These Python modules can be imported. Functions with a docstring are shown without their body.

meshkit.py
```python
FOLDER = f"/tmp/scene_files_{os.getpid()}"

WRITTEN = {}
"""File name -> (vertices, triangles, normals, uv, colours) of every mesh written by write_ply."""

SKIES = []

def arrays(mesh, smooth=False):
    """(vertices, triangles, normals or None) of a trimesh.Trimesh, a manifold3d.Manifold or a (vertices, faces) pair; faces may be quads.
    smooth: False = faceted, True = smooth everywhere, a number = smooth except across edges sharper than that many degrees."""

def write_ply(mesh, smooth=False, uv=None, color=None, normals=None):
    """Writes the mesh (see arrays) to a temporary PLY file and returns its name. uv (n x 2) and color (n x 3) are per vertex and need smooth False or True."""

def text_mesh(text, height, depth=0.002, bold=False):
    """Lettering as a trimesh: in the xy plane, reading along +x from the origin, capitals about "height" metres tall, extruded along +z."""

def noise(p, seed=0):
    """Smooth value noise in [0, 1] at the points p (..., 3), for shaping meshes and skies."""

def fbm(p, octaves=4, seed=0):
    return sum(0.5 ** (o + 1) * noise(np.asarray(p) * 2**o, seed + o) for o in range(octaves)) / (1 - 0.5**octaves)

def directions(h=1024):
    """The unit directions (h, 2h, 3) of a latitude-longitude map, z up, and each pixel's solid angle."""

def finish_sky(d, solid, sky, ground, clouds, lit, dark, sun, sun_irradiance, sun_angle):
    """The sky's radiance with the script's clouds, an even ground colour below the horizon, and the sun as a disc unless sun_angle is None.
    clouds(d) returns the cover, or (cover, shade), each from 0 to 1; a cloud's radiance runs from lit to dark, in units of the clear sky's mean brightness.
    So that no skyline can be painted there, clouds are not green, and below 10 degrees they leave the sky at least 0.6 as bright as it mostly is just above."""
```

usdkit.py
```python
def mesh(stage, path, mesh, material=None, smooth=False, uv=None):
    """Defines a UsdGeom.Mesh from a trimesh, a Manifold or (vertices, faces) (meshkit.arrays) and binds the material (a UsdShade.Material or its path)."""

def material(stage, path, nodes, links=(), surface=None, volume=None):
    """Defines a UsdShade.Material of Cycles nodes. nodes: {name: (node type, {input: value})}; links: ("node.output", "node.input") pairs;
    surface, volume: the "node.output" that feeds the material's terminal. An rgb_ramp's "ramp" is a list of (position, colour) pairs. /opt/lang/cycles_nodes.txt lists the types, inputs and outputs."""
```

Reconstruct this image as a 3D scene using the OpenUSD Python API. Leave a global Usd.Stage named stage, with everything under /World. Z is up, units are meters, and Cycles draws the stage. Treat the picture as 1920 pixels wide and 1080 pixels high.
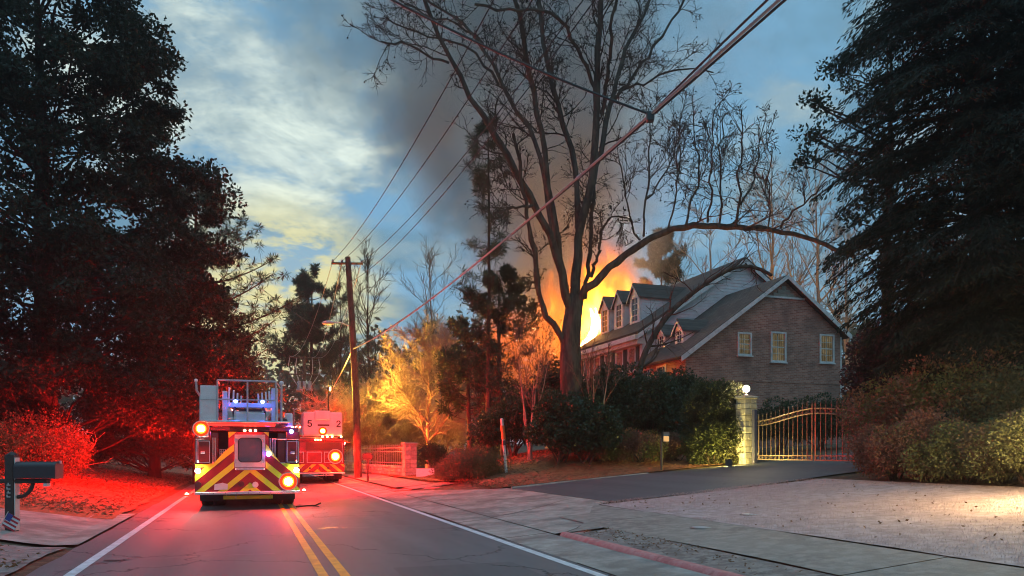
import math, random
import numpy as np, trimesh, usdkit, meshkit
import manifold3d as m3
from shapely.geometry import Polygon, box as sbox
from pxr import Usd, UsdGeom, UsdLux, UsdShade, Gf

# ------------------------------------------------------------------ camera, sky, exposure
stage = Usd.Stage.CreateInMemory()
UsdGeom.Xform.Define(stage, '/World')
CAMZ = 1.45
F = 1400.0                                   # focal length in pixels of the 1920 wide photograph
cam = UsdGeom.Camera.Define(stage, '/World/camera')
cam.CreateFocalLengthAttr(36.0 * F / 1920); cam.CreateHorizontalApertureAttr(36.0); cam.CreateVerticalApertureAttr(20.25)
cam.CreateVerticalApertureOffsetAttr(310 / 1920 * 36.0); cam.CreateClippingRangeAttr(Gf.Vec2f(.1, 4000))
cam.CreateExposureAttr(4.2)                  # a long dusk exposure
cam.AddTranslateOp().Set((0, 0, CAMZ)); cam.AddRotateXOp().Set(90)

class Ref(str):
    pass
class G:
    """a small node-graph builder"""
    def __init__(s): s.nodes, s.links, s.k = {}, [], 0
    def n(s, kind, out, **inp):
        s.k += 1; name = f'n{s.k}'; plain = {}
        for a, v in inp.items():
            if isinstance(v, Ref): s.links.append((str(v), f'{name}.{a}'))
            else: plain[a] = v
        s.nodes[name] = (kind, plain)
        return Ref(f'{name}.{out}')
    def m(s, op, a, b=0.0, c=None, clamp=False):
        d = dict(math_type=op, value1=a, value2=b)
        if c is not None: d['value3'] = c
        if clamp: d['use_clamp'] = True
        return s.n('math', 'value', **d)
    def vm(s, op, a, b=(0., 0., 0.), out='vector', **k): return s.n('vector_math', out, math_type=op, vector1=a, vector2=b, **k)
    def rng(s, v, a, b, c, d, kind='smoothstep'): return s.n('map_range', 'result', range_type=kind, value=v, from_min=a, from_max=b, to_min=c, to_max=d, clamp=True)
    def mix(s, f, a, b, kind='mix'): return s.n('mix', 'color', mix_type=kind, fac=f, color1=a, color2=b)
    def noise(s, v, scale, detail=4., rough=.55, out='fac', **k): return s.n('noise_texture', out, vector=v, scale=scale, detail=detail, roughness=rough, **k)
    def make(s, name, surface=None, volume=None):
        return usdkit.material(stage, '/World/Looks/' + name, s.nodes, s.links, surface=surface, volume=volume)

def pdir(px, py):
    d = np.array([(px - 960) / F, 1.0, (850 - py) / F]); return tuple(d / np.linalg.norm(d))
g = G()
P = g.n('geometry', 'position')
sx = Ref('sp.x'); sy = Ref('sp.y'); sz = Ref('sp.z'); g.nodes['sp'] = ('separate_xyz', {}); g.links.append((str(P), 'sp.vector'))
den = g.m('add', g.m('maximum', sz, 0.0), .14)
flat = g.n('combine_xyz', 'vector', x=g.m('divide', sx, den), y=g.m('divide', sy, den), z=0.0)
base = g.n('sky_texture', 'color', sky_type='single_scattering', sun_disc=False, sun_elevation=-.03, sun_rotation=-.30, ozone_density=3.0)
base = g.mix(.9, base, (.072, .155, .218))                             # even high overcast over the clear twilight
n1 = g.noise(flat, 1.7, 10., .64, distortion=.35)
n2 = g.noise(g.vm('add', flat, (7.3, 2.1, 4.)), 3.0, 10., .66, distortion=.25)
n3 = g.noise(g.vm('add', flat, (1.3, 9.1, 2.)), 3.6, 10., .68, distortion=.4)
c = g.mix(g.rng(n1, .44, .60, 0., .9), base, (.056, .112, .155))       # blue grey cloud
c = g.mix(g.rng(n2, .47, .64, 0., .85), c, (.115, .165, .190))          # paler cloud edges
def lobe(px, py, lo, hi): return g.rng(g.vm('dot_product', P, pdir(px, py), out='value'), lo, hi, 0., 1.)
blob = g.m('add', lobe(400, 110, .958, 1.0), g.m('multiply', lobe(600, 250, .985, 1.0), .35))
blob = g.m('add', blob, g.m('multiply', lobe(1430, 90, .985, 1.), .55))
brk = g.m('add', g.m('multiply', blob, .27), g.m('add', g.m('multiply', n1, .85), g.m('multiply', n2, .62)))
cb = g.mix(g.rng(n3, .32, .66, 0., 1.), (.150, .195, .200), (.345, .390, .345)); cb = g.mix(g.rng(n2, .36, .62, .55, 0.), cb, (.105, .150, .180))
c = g.mix(g.rng(brk, .90, 1.10, 0., .95), c, cb)        # thin bright cloud with the afterglow behind it
warm = g.m('multiply', lobe(520, 600, .984, .999), g.rng(n2, .40, .52, .15, 1.))
c = g.mix(g.m('multiply', warm, .9), c, (.36, .32, .13))                # break of yellow near the horizon
lum = g.rng(sz, .45, .95, 1.0, 2.1)
c = g.mix(1.0, c, g.n('combine_xyz', 'vector', x=lum, y=lum, z=lum), 'multiply')
bg = g.n('background_shader', 'background', color=c, strength=.15)
skymat = g.make('sky_dusk', surface=bg)
sky = UsdLux.DomeLight.Define(stage, '/World/sky')
UsdShade.MaterialBindingAPI.Apply(sky.GetPrim()).Bind(skymat)
sky.GetPrim().SetCustomDataByKey('kind', 'structure')

# ------------------------------------------------------------------ frame of the road
ANG = math.atan(.352); DEG = math.degrees(ANG)
U = np.array([-math.sin(ANG), math.cos(ANG)]); N = np.array([math.cos(ANG), math.sin(ANG)])
def R(s, t): return .95 * N + np.multiply.outer(s, U) + np.multiply.outer(t, N)
def ST(x, y): return x * U[0] + y * U[1], x * N[0] + y * N[1] - .95
def sst(a, b, x): q = np.clip((x - a) / (b - a), 0, 1); return q * q * (3 - 2 * q)
def gz(s, t):
    s, t = np.asarray(s, float), np.asarray(t, float)
    z = .083 * np.clip(t - 3.1, 0, 20) + .05 * np.clip(t - 23.1, 0, 60)
    z = z + .9 * np.exp(-((s - 29.5) / 6.5) ** 2 - ((t - 11.5) / 3.8) ** 2) * sst(22.7, 26, s) * sst(4.5, 8, t)
    z = z + .15 * np.clip(-t - 3.9, 0, 8) + .04 * np.clip(-t - 11.9, 0, 60)
    z = z + .35 * np.exp(-((s - 26) / 6) ** 2 - ((t + 9) / 3) ** 2)
    return z
def gxy(x, y): return gz(*ST(np.asarray(x, float), np.asarray(y, float)))
def hit(px, py):
    """where the line of sight through a pixel of the photograph meets the terrain"""
    Y = np.linspace(6, 140, 8000); d = CAMZ + (850 - py) * Y / F - gxy((px - 960) / F * Y, Y)
    k = np.argmax(d < 0) if (d < 0).any() else len(Y) - 1
    return np.array([(px - 960) / F * Y[k], Y[k], float(gxy((px - 960) / F * Y[k], Y[k]))])
def at(px, py, Y): return np.array([(px - 960) / F * Y, Y, CAMZ + (850 - py) / F * Y])
def ground_at(px, Y): x = (px - 960) / F * Y; return np.array([x, Y, float(gxy(x, Y))])

# ------------------------------------------------------------------ prims
used = {}
def numbered(parent, name):
    k = used.get((parent, name), 0); used[(parent, name)] = k + 1
    return f'{parent}/{name}' if k == 0 else f'{parent}/{name}_{k:03d}'
def tag(p, label=None, category=None, group=None, kind=None):
    for k, v in dict(label=label, category=category, group=group, kind=kind).items():
        if v: p.SetCustomDataByKey(k, v)
    return p
def thing(name, label, category, loc=(0, 0, 0), rot=0., group=None, pitch=0.):
    x = UsdGeom.Xform.Define(stage, numbered('/World', name))
    x.AddTranslateOp().Set(tuple(map(float, loc)))
    if rot: x.AddRotateZOp().Set(rot)
    if pitch: x.AddRotateXOp().Set(pitch)
    return tag(x.GetPrim(), label, category, group)
def obj(name, mesh, mat, parent=None, smooth=False, **k):
    if isinstance(mesh, MB): mesh = mesh.mesh()
    m = usdkit.mesh(stage, numbered(str(parent.GetPath()) if parent else '/World', name), mesh, mat, smooth)
    return tag(m.GetPrim(), **k) if k else m.GetPrim()
def copy(root, loc, rot, label, group=None):
    was = root.GetCustomData()
    name = root.GetName()
    x = thing(name, label, was['category'], loc, rot, group or was.get('group'))
    x.GetReferences().AddInternalReference(root.GetPath()); x.SetInstanceable(True)
    return x

class MB:
    """collects triangles of one mesh"""
    def __init__(s): s.v, s.f, s.k = [], [], 0
    def add(s, v, f):
        v = np.asarray(v, float).reshape(-1, 3); f = np.asarray(f, int)
        if f.shape[1] == 4: f = np.vstack([f[:, [0, 1, 2]], f[:, [0, 2, 3]]])
        s.v.append(v); s.f.append(f + s.k); s.k += len(v); return s
    def tm(s, m): return s.add(m.vertices, m.faces)
    def box(s, x0, x1, y0, y1, z0, z1, b=0.0):
        if b <= 0:
            v = [(x, y, z) for x in (x0, x1) for y in (y0, y1) for z in (z0, z1)]
            return s.add(v, [(0, 1, 3, 2), (4, 6, 7, 5), (0, 4, 5, 1), (2, 3, 7, 6), (0, 2, 6, 4), (1, 5, 7, 3)])
        v = []
        for x, dx in ((x0, b), (x1, -b)):
            for y, dy in ((y0, b), (y1, -b)):
                for z, dz in ((z0, b), (z1, -b)):
                    v += [(x + dx, y + dy, z), (x + dx, y, z + dz), (x, y + dy, z + dz)]
        return s.tm(trimesh.convex.convex_hull(np.array(v)))
    def tube(s, pts, r, sides=8, cap=True):
        v, f = tubes(np.asarray(pts, float)[None], np.broadcast_to(np.asarray(r, float), (len(pts),))[None], sides)
        if cap:
            n = len(v); a = len(pts)
            v = np.vstack([v, [pts[0]], [pts[-1]]])
            i = np.arange(sides); j = (i + 1) % sides
            f = np.vstack([f, np.stack([np.full(sides, n), j, i], 1), np.stack([np.full(sides, n + 1), (a - 1) * sides + i, (a - 1) * sides + j], 1)])
        return s.add(v, f)
    def prism(s, poly, axis, a, b):
        """a polygon extruded from a to b along an axis; polygon coordinates are the other two axes in order"""
        gs = getattr(poly, 'geoms', None) if not isinstance(poly, (list, tuple)) else None
        if isinstance(poly, (list, tuple)): poly = Polygon(poly)
        for p in (gs or [poly]):
            if p.is_empty or p.area < 1e-6 or p.geom_type != 'Polygon': continue
            m = trimesh.creation.extrude_polygon(p, b - a, engine='earcut')
            v, f = np.array(m.vertices), np.array(m.faces)
            if axis == 'y': v = np.stack([v[:, 0], a + v[:, 2], v[:, 1]], 1); f = f[:, ::-1]
            elif axis == 'x': v = np.stack([a + v[:, 2], v[:, 0], v[:, 1]], 1)
            else: v = v + [0, 0, a]
            s.add(v, f)
        return s
    def mesh(s): return np.vstack(s.v), np.vstack(s.f)

def tubes(Pn, Rn, sides=4):
    """many polylines (n, k, 3) with radii (n, k) as tubes"""
    n, k = Rn.shape
    t = np.gradient(Pn, axis=1); t /= np.linalg.norm(t, axis=2, keepdims=True) + 1e-12
    ref = np.where(np.abs(t[:, :1, 2:]) < .9, [0., 0, 1], [1., 0, 0])
    a = np.cross(t, np.broadcast_to(ref, t.shape)); a /= np.linalg.norm(a, axis=2, keepdims=True) + 1e-12
    b = np.cross(t, a); th = np.arange(sides) * 2 * np.pi / sides
    v = Pn[:, :, None] + Rn[:, :, None, None] * (np.cos(th)[:, None] * a[:, :, None] + np.sin(th)[:, None] * b[:, :, None])
    i, j = np.meshgrid(np.arange(k - 1), np.arange(sides), indexing='ij')
    q = np.stack([i * sides + j, i * sides + (j + 1) % sides, (i + 1) * sides + (j + 1) % sides, (i + 1) * sides + j], -1).reshape(-1, 4)
    q = (q[None] + (np.arange(n) * k * sides)[:, None, None]).reshape(-1, 4)
    return v.reshape(-1, 3), np.vstack([q[:, [0, 1, 2]], q[:, [0, 2, 3]]])
def unit(v): return v / (np.linalg.norm(v, axis=-1, keepdims=True) + 1e-12)
def resample(pts, k):
    pts = np.asarray(pts, float); d = np.r_[0, np.cumsum(np.linalg.norm(np.diff(pts[:, :3], axis=0), axis=1))]
    x = np.linspace(0, d[-1], k)
    out = np.stack([np.interp(x, d, pts[:, c]) for c in range(pts.shape[1])], 1)
    for _ in range(2): out[1:-1] = .5 * out[1:-1] + .25 * (out[:-2] + out[2:])
    return out
def leaves(C, L, W, rng, D=None, fold=.0):
    """diamond leaves at C, lengths L, widths W, pointing along D (or anywhere)"""
    n = len(C); D = unit(rng.normal(size=(n, 3))) if D is None else unit(D)
    w = unit(np.cross(D, rng.normal(size=(n, 3)))); L = np.broadcast_to(L, (n,))[:, None] * rng.uniform(.7, 1.25, (n, 1)); W = np.broadcast_to(W, (n,))[:, None] * rng.uniform(.7, 1.25, (n, 1))
    up = np.cross(D, w) * W * fold
    v = np.stack([C - D * L * .5, C + w * W * .5 + up, C + D * L * .5, C - w * W * .5 + up], 1).reshape(-1, 3)
    b = np.arange(n)[:, None] * 4
    return v, np.vstack([b + [0, 1, 2], b + [0, 2, 3]])
def children(Pp, Rp, rng, m, ang, lenf, k, up=.1, wig=.15, tmin=.25, radf=.6, rmin=.004, tip=.35, tmax=1.):
    n, kp = Rp.shape; idx = np.repeat(np.arange(n), m); q = rng.uniform(tmin, tmax, len(idx))
    x = q * (kp - 1); i = np.minimum(x.astype(int), kp - 2); w = (x - i)[:, None]
    p = Pp[idx, i] * (1 - w) + Pp[idx, i + 1] * w; r = Rp[idx, i] * (1 - w[:, 0]) + Rp[idx, i + 1] * w[:, 0]
    t = unit(Pp[idx, i + 1] - Pp[idx, i]); s = unit(np.cross(t, rng.normal(size=t.shape)))
    a = (ang * rng.uniform(.6, 1.3, len(idx)))[:, None]; d = unit(np.cos(a) * t + np.sin(a) * s)
    plen = np.linalg.norm(np.diff(Pp, axis=1), axis=2).sum(1)[idx]
    L = lenf * plen * rng.uniform(.5, 1.15, len(idx)) * (1.2 - .65 * q)
    out = [p]
    for _ in range(k - 1):
        d = unit(d + wig * rng.normal(size=d.shape) + up * np.array([0, 0, 1.])); p = p + d * (L / (k - 1))[:, None]; out.append(p)
    r0 = np.maximum(r * radf * rng.uniform(.7, 1.1, len(idx)), rmin)
    return np.stack(out, 1), r0[:, None] * np.linspace(1, tip, k)

# ------------------------------------------------------------------ materials
def plain(name, col, rough=.6, metal=0., spec=.5, var=0., scale=8., bump=0., bscale=40., col2=None, emis=None, strength=0., coat=0.):
    g = G(); kw = dict(roughness=rough, metallic=metal, specular_ior_level=spec, coat_weight=coat)
    if var or col2 is not None or bump:
        P = g.n('texture_coordinate', 'object')
    if var or col2 is not None:
        c2 = col2 if col2 is not None else tuple(x * (1 - var) for x in col)
        kw['base_color'] = g.mix(g.rng(g.noise(P, scale, 6., .62), .35, .66, 0., 1.), col, c2)
    else: kw['base_color'] = col
    if bump: kw['normal'] = g.n('bump', 'normal', height=g.noise(P, bscale, 4., .6), strength=bump, distance=.03)
    if emis: kw.update(emission_color=emis, emission_strength=strength)
    return g.make(name, surface=g.n('principled_bsdf', 'BSDF', **kw))
def glow(name, col, strength):
    g = G(); return g.make(name, surface=g.n('emission', 'emission', color=col, strength=strength))
def foliage(name, a, b, trans=.25, rough=.55, c3=None):
    g = G(); r = g.n('geometry', 'random_per_island'); c = g.mix(r, a, b)
    if c3 is not None: c = g.mix(g.rng(g.noise(g.n('texture_coordinate', 'object'), .9, 3.), .45, .6, 0., 1.), c, c3)
    p = g.n('principled_bsdf', 'BSDF', base_color=c, roughness=rough, specular_ior_level=.35)
    t = g.n('translucent_bsdf', 'BSDF', color=c)
    return g.make(name, surface=g.n('mix_closure', 'closure', fac=trans, closure1=p, closure2=t))
def bark(name, a, b, scale=6.):
    g = G(); P = g.n('texture_coordinate', 'object'); V = g.vm('multiply', P, (1., 1., .22))
    n = g.noise(V, scale, 6., .65)
    return g.make(name, surface=g.n('principled_bsdf', 'BSDF', base_color=g.mix(g.rng(n, .35, .65, 0., 1.), a, b), roughness=.9, specular_ior_level=.2,
                  normal=g.n('bump', 'normal', height=g.noise(V, scale * 3, 4., .7), strength=.7, distance=.04)))
def ground_mat(name, cols, scales, bump=.5, bscale=30., rough=.92):
    g = G(); P = g.n('geometry', 'position'); c = cols[0]
    for k, (cc, sc) in enumerate(zip(cols[1:], scales)):
        c = g.mix(g.rng(g.noise(g.vm('add', P, (k * 13.1, 3.7 * k, 1.)), sc, 7., .62), .42, .64, 0., .9), c, cc)
    h = g.m('add', g.noise(P, bscale, 5., .7), g.m('multiply', g.noise(P, bscale * .17, 4., .6), 1.5))
    return g.make(name, surface=g.n('principled_bsdf', 'BSDF', base_color=c, roughness=rough, specular_ior_level=.25, normal=g.n('bump', 'normal', height=h, strength=bump, distance=.04)))

def asphalt(name, dark, light, crack=1.):
    g = G(); P = g.n('geometry', 'position')
    V = g.n('vector_rotate', 'vector', rotate_type='z_axis', vector=P, angle=-ANG)
    st = g.vm('multiply', V, (1., .12, 1.))
    c = g.mix(g.rng(g.noise(st, .9, 5., .6), .35, .68, 0., 1.), dark, light)
    c = g.mix(g.rng(g.noise(P, 190., 2., .5), .52, .75, 0., .45), c, tuple(min(1, x * 1.9) for x in light))
    c = g.mix(g.rng(g.noise(P, 2.3, 6., .7), .55, .72, 0., .45), c, tuple(x * .62 for x in dark))
    g.nodes['sv'] = ('separate_xyz', {}); g.links.append((str(V), 'sv.vector'))
    c = g.mix(g.m('multiply', g.m('multiply_add', g.m('cosine', g.m('multiply', Ref('sv.x'), 4.1)), .5, .5), g.rng(g.noise(st, .5, 3.), .3, .6, .1, .55)), c, tuple(x * 1.25 for x in light))
    wob = g.vm('add', P, g.vm('scale', g.noise(P, 1.6, 4., .6, out='color'), scale=1.1))
    vor = g.n('voronoi_texture', 'distance', feature='distance_to_edge', vector=wob, scale=.34)
    k = g.m('multiply', g.rng(vor, .0, .012, 1., 0.), g.rng(g.noise(P, .33, 3.), .44, .52, 0., crack))
    c = g.mix(k, c, (.012, .012, .012))
    h = g.m('subtract', g.noise(P, 120., 3., .7), g.m('multiply', k, 1.5))
    return g.make(name, surface=g.n('principled_bsdf', 'BSDF', base_color=c, roughness=.62, specular_ior_level=.45, normal=g.n('bump', 'normal', height=h, strength=.55, distance=.012)))

M = {}
M['road'] = asphalt('road_asphalt', (.085, .080, .082), (.13, .123, .125))
M['drive'] = asphalt('driveway_asphalt', (.05, .05, .055), (.08, .08, .085), .4)
M['concrete'] = ground_mat('concrete', [(.36, .305, .265), (.27, .225, .195), (.43, .37, .325), (.20, .165, .145)], [.6, 3.5, 1.1], .35, 60.)
M['concrete_b'] = ground_mat('concrete_slab', [(.27, .225, .195), (.205, .17, .148), (.33, .28, .245)], [.8, 5.], .35, 70.)
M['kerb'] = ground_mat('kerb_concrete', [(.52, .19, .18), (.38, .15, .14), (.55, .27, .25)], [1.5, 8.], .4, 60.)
M['soil'] = ground_mat('leaf_litter_ground', [(.115, .070, .042), (.065, .042, .028), (.17, .105, .06)], [.5, 4.], .9, 18.)
M['straw'] = ground_mat('pine_straw', [(.26, .10, .045), (.16, .06, .028), (.32, .15, .07)], [.8, 5.], .9, 22.)
M['lawn'] = ground_mat('dormant_lawn', [(.43, .325, .315), (.37, .275, .265), (.48, .37, .36), (.30, .22, .205)], [.7, 2.2, 5.], .2, 35.)
M['strip'] = ground_mat('worn_verge', [(.25, .21, .19), (.15, .12, .11), (.36, .31, .28)], [1.2, 6.], 1., 25.)
M['white_line'] = plain('white_road_paint', (.72, .72, .74), .55, col2=(.52, .51, .52), scale=5., bump=.3, bscale=90.)
M['yellow_line'] = plain('yellow_road_paint', (.72, .36, .03), .55, col2=(.50, .24, .03), scale=5., bump=.3, bscale=90.)
M['bark_grey'] = bark('bark_grey', (.115, .085, .066), (.055, .040, .032))
M['bark_dark'] = bark('bark_dark', (.050, .036, .028), (.028, .02, .016))
M['bark_pine'] = bark('bark_pine', (.13, .075, .048), (.05, .032, .024), 4.)
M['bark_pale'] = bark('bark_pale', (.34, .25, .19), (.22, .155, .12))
M['twig'] = bark('twig_bark', (.105, .072, .053), (.06, .042, .032))
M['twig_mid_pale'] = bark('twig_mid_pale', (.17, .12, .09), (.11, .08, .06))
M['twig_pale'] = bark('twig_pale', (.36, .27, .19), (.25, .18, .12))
M['leaf_dark'] = foliage('leaf_dark_broad', (.014, .021, .009), (.032, .036, .017), .2, .7)
M['leaf_holly'] = foliage('leaf_holly', (.026, .045, .018), (.06, .085, .032), .2, .4)
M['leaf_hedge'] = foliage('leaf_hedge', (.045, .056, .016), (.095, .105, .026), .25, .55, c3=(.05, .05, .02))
M['leaf_conifer'] = foliage('leaf_conifer', (.010, .015, .009), (.023, .030, .015), .15, .8, c3=(.015, .018, .009))
M['leaf_pine'] = foliage('needle_pine', (.050, .060, .028), (.10, .095, .045), .15, .6)
M['leaf_brown'] = foliage('leaf_brown_shrub', (.13, .085, .045), (.21, .15, .075), .25, .6, c3=(.11, .095, .035))
M['leaf_nandina'] = foliage('leaf_red_shrub', (.17, .075, .045), (.15, .12, .05), .25, .5, c3=(.10, .11, .03))
M['leaf_purple'] = foliage('leaf_dark_purple', (.045, .028, .030), (.075, .045, .042), .2, .7)
M['leaf_olive'] = foliage('leaf_olive_shrub', (.10, .105, .035), (.19, .17, .065), .25, .5)
M['litter'] = foliage('fallen_leaves', (.17, .085, .04), (.34, .22, .12), .1, .7)
M['blade'] = foliage('dry_grass_blades', (.48, .37, .35), (.405, .305, .29), .25, .7)
M['red'] = plain('red_paint', (.30, .010, .012), .28, coat=.6, var=.3, scale=2.)
M['maroon'] = plain('dark_red_panel', (.10, .018, .016), .4)
M['white'] = plain('white_paint', (.62, .62, .63), .35, var=.12, scale=3.)
M['steel'] = plain('aluminium', (.66, .66, .68), .32, .85, var=.25, scale=4.)
M['tread'] = plain('tread_plate', (.60, .60, .62), .28, .9, bump=.6, bscale=35.)
M['black'] = plain('black_rubber', (.015, .015, .016), .75)
M['dark'] = plain('dark_interior', (.012, .011, .012), .6)
M['lime'] = plain('lime_reflective', (.62, .66, .03), .35)
M['glass_dark'] = plain('dark_glass', (.02, .02, .025), .08, spec=.8)
M['digit'] = plain('black_lettering', (.02, .02, .02), .5)
M['wire'] = plain('wire_black', (.03, .028, .028), .5)
M['cable'] = plain('wire_grey_jacket', (.36, .30, .28), .4)
M['pole_wood'] = bark('pole_wood', (.16, .105, .07), (.085, .057, .04), 9.)
M['porcelain'] = plain('insulator_porcelain', (.30, .28, .27), .25)
M['galv'] = plain('galvanised_steel', (.42, .43, .45), .45, .7, var=.2)
M['trim'] = plain('white_trim', (.62, .60, .57), .5, var=.25, scale=3.)
M['siding'] = plain('pale_siding', (.62, .62, .63), .55, var=.12, scale=2.)
M['iron'] = plain('rusty_wrought_iron', (.17, .115, .085), .5, .3, var=.35, scale=14.)
M['black_iron'] = plain('black_wrought_iron', (.10, .085, .08), .5, .3)
M['mail_black'] = plain('mailbox_black', (.028, .026, .030), .4, bump=.1)
M['mail_post'] = plain('mailbox_post_wood', (.045, .035, .03), .7, var=.3)
M['orange'] = plain('orange_plastic', (.62, .11, .02), .45)
M['pale_plastic'] = plain('pale_plastic', (.55, .53, .50), .5, var=.15)
M['board'] = plain('white_board', (.66, .62, .60), .5, var=.1)
M['coat'] = plain('tan_turnout_coat', (.42, .32, .17), .7, var=.25, scale=9.)
M['coat_black'] = plain('dark_gear', (.03, .03, .032), .6)
M['helmet'] = plain('helmet_shell', (.30, .22, .08), .35)
M['skin'] = plain('skin', (.45, .28, .20), .55)
M['flag_red'] = plain('flag_red', (.45, .03, .04), .7)
M['flag_blue'] = plain('flag_blue', (.03, .05, .22), .7)
M['stone'] = [plain(f'pillar_stone_{w}', c, .8, var=.28, scale=7., bump=.6, bscale=16.) for w, c in (('warm', (.46, .41, .33)), ('grey', (.36, .335, .30)), ('pale', (.52, .48, .41)))]
M['mortar'] = plain('mortar', (.24, .22, .19), .9, bump=.4)
g = G(); P = g.n('texture_coordinate', 'object')
wv0 = g.n('wave_texture', 'fac', vector=P, scale=2.2, bands_direction='x', distortion=1.2)
M['pane_lit'] = g.make('lit_window', surface=g.n('emission', 'emission', color=g.mix(g.rng(g.noise(P, 1.6, 3.), .38, .62, 0., 1.), (1., .80, .45), (.60, .46, .24)), strength=g.m('multiply_add', wv0, .005, .004)))
M['pane_dark'] = plain('window_pane', (.03, .032, .036), .05, spec=.9)
def brick_mat(name):
    g = G(); P = g.n('texture_coordinate', 'object'); g.nodes['s'] = ('separate_xyz', {}); g.links.append((str(P), 's.vector'))
    V = g.n('combine_xyz', 'vector', x=g.m('add', Ref('s.x'), Ref('s.y')), y=Ref('s.z'), z=0.)
    g.nodes['b'] = ('brick_texture', dict(color1=(.28, .105, .070), color2=(.48, .225, .155), mortar=(.40, .29, .235), scale=1., brick_width=.26, row_height=.088, mortar_size=.009, mortar_smooth=.2, bias=-.1)); g.links.append((str(V), 'b.vector'))
    c = g.mix(g.rng(g.noise(V, .9, 5., .6), .4, .66, 0., .5), Ref('b.color'), (.12, .075, .06))
    return g.make(name, surface=g.n('principled_bsdf', 'BSDF', base_color=c, roughness=.85, normal=g.n('bump', 'normal', height=Ref('b.fac'), invert=True, strength=.5, distance=.02)))
M['brick'] = brick_mat('house_brick')
def shingle_mat(name, a, b):
    g = G(); P = g.n('texture_coordinate', 'object'); g.nodes['s'] = ('separate_xyz', {}); g.links.append((str(P), 's.vector'))
    V = g.n('combine_xyz', 'vector', x=Ref('s.y'), y=g.m('multiply', Ref('s.z'), 1.7), z=0.)
    g.nodes['b'] = ('brick_texture', dict(color1=a, color2=b, mortar=tuple(x * .4 for x in a), scale=1., brick_width=.32, row_height=.24, mortar_size=.012)); g.links.append((str(V), 'b.vector'))
    return g.make(name, surface=g.n('principled_bsdf', 'BSDF', base_color=g.mix(g.rng(g.noise(P, 1.2, 5.), .4, .65, 0., .5), Ref('b.color'), tuple(x * .7 for x in a)), roughness=.9, normal=g.n('bump', 'normal', height=Ref('b.fac'), invert=True, strength=.6, distance=.02)))
M['shingle'] = shingle_mat('roof_shingles', (.062, .050, .042), (.10, .082, .070))
# lamps
M['l_white'] = glow('lamp_white', (1., .93, .80), 9.)
M['l_gate'] = glow('lamp_gate', (1., .80, .50), 14.)
M['l_uplight'] = glow('lamp_uplight', (1., .80, .20), 620.)
M['l_red'] = glow('beacon_red', (1., .030, .010), 100.)
M['l_red_big'] = glow('beacon_red_big', (1., .040, .012), 62.)
M['l_ring_y'] = glow('bloom_amber', (1., .52, .03), .16)
M['l_ring_o'] = glow('bloom_red_orange', (1., .035, .006), .12)
M['l_small_red'] = glow('marker_red', (1., .10, .05), 6.)
M['l_amber'] = glow('marker_amber', (1., .45, .10), 2.0)
M['l_blue'] = glow('lamp_blue', (.05, .08, 1.), 5.)
M['l_scene'] = glow('lamp_scene', (1., .58, .07), 2000.)
M['l_side'] = glow('lamp_side_red', (1., .008, .004), 800.); M['l_side_c'] = glow('lamp_side_red_low', (1., .015, .008), 600.); M['l_side_b'] = glow('lamp_side_red_far', (1., .015, .008), 420.)
M['l_street'] = glow('lamp_street', (1., .74, .40), 160.)

exec_order = []
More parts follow.
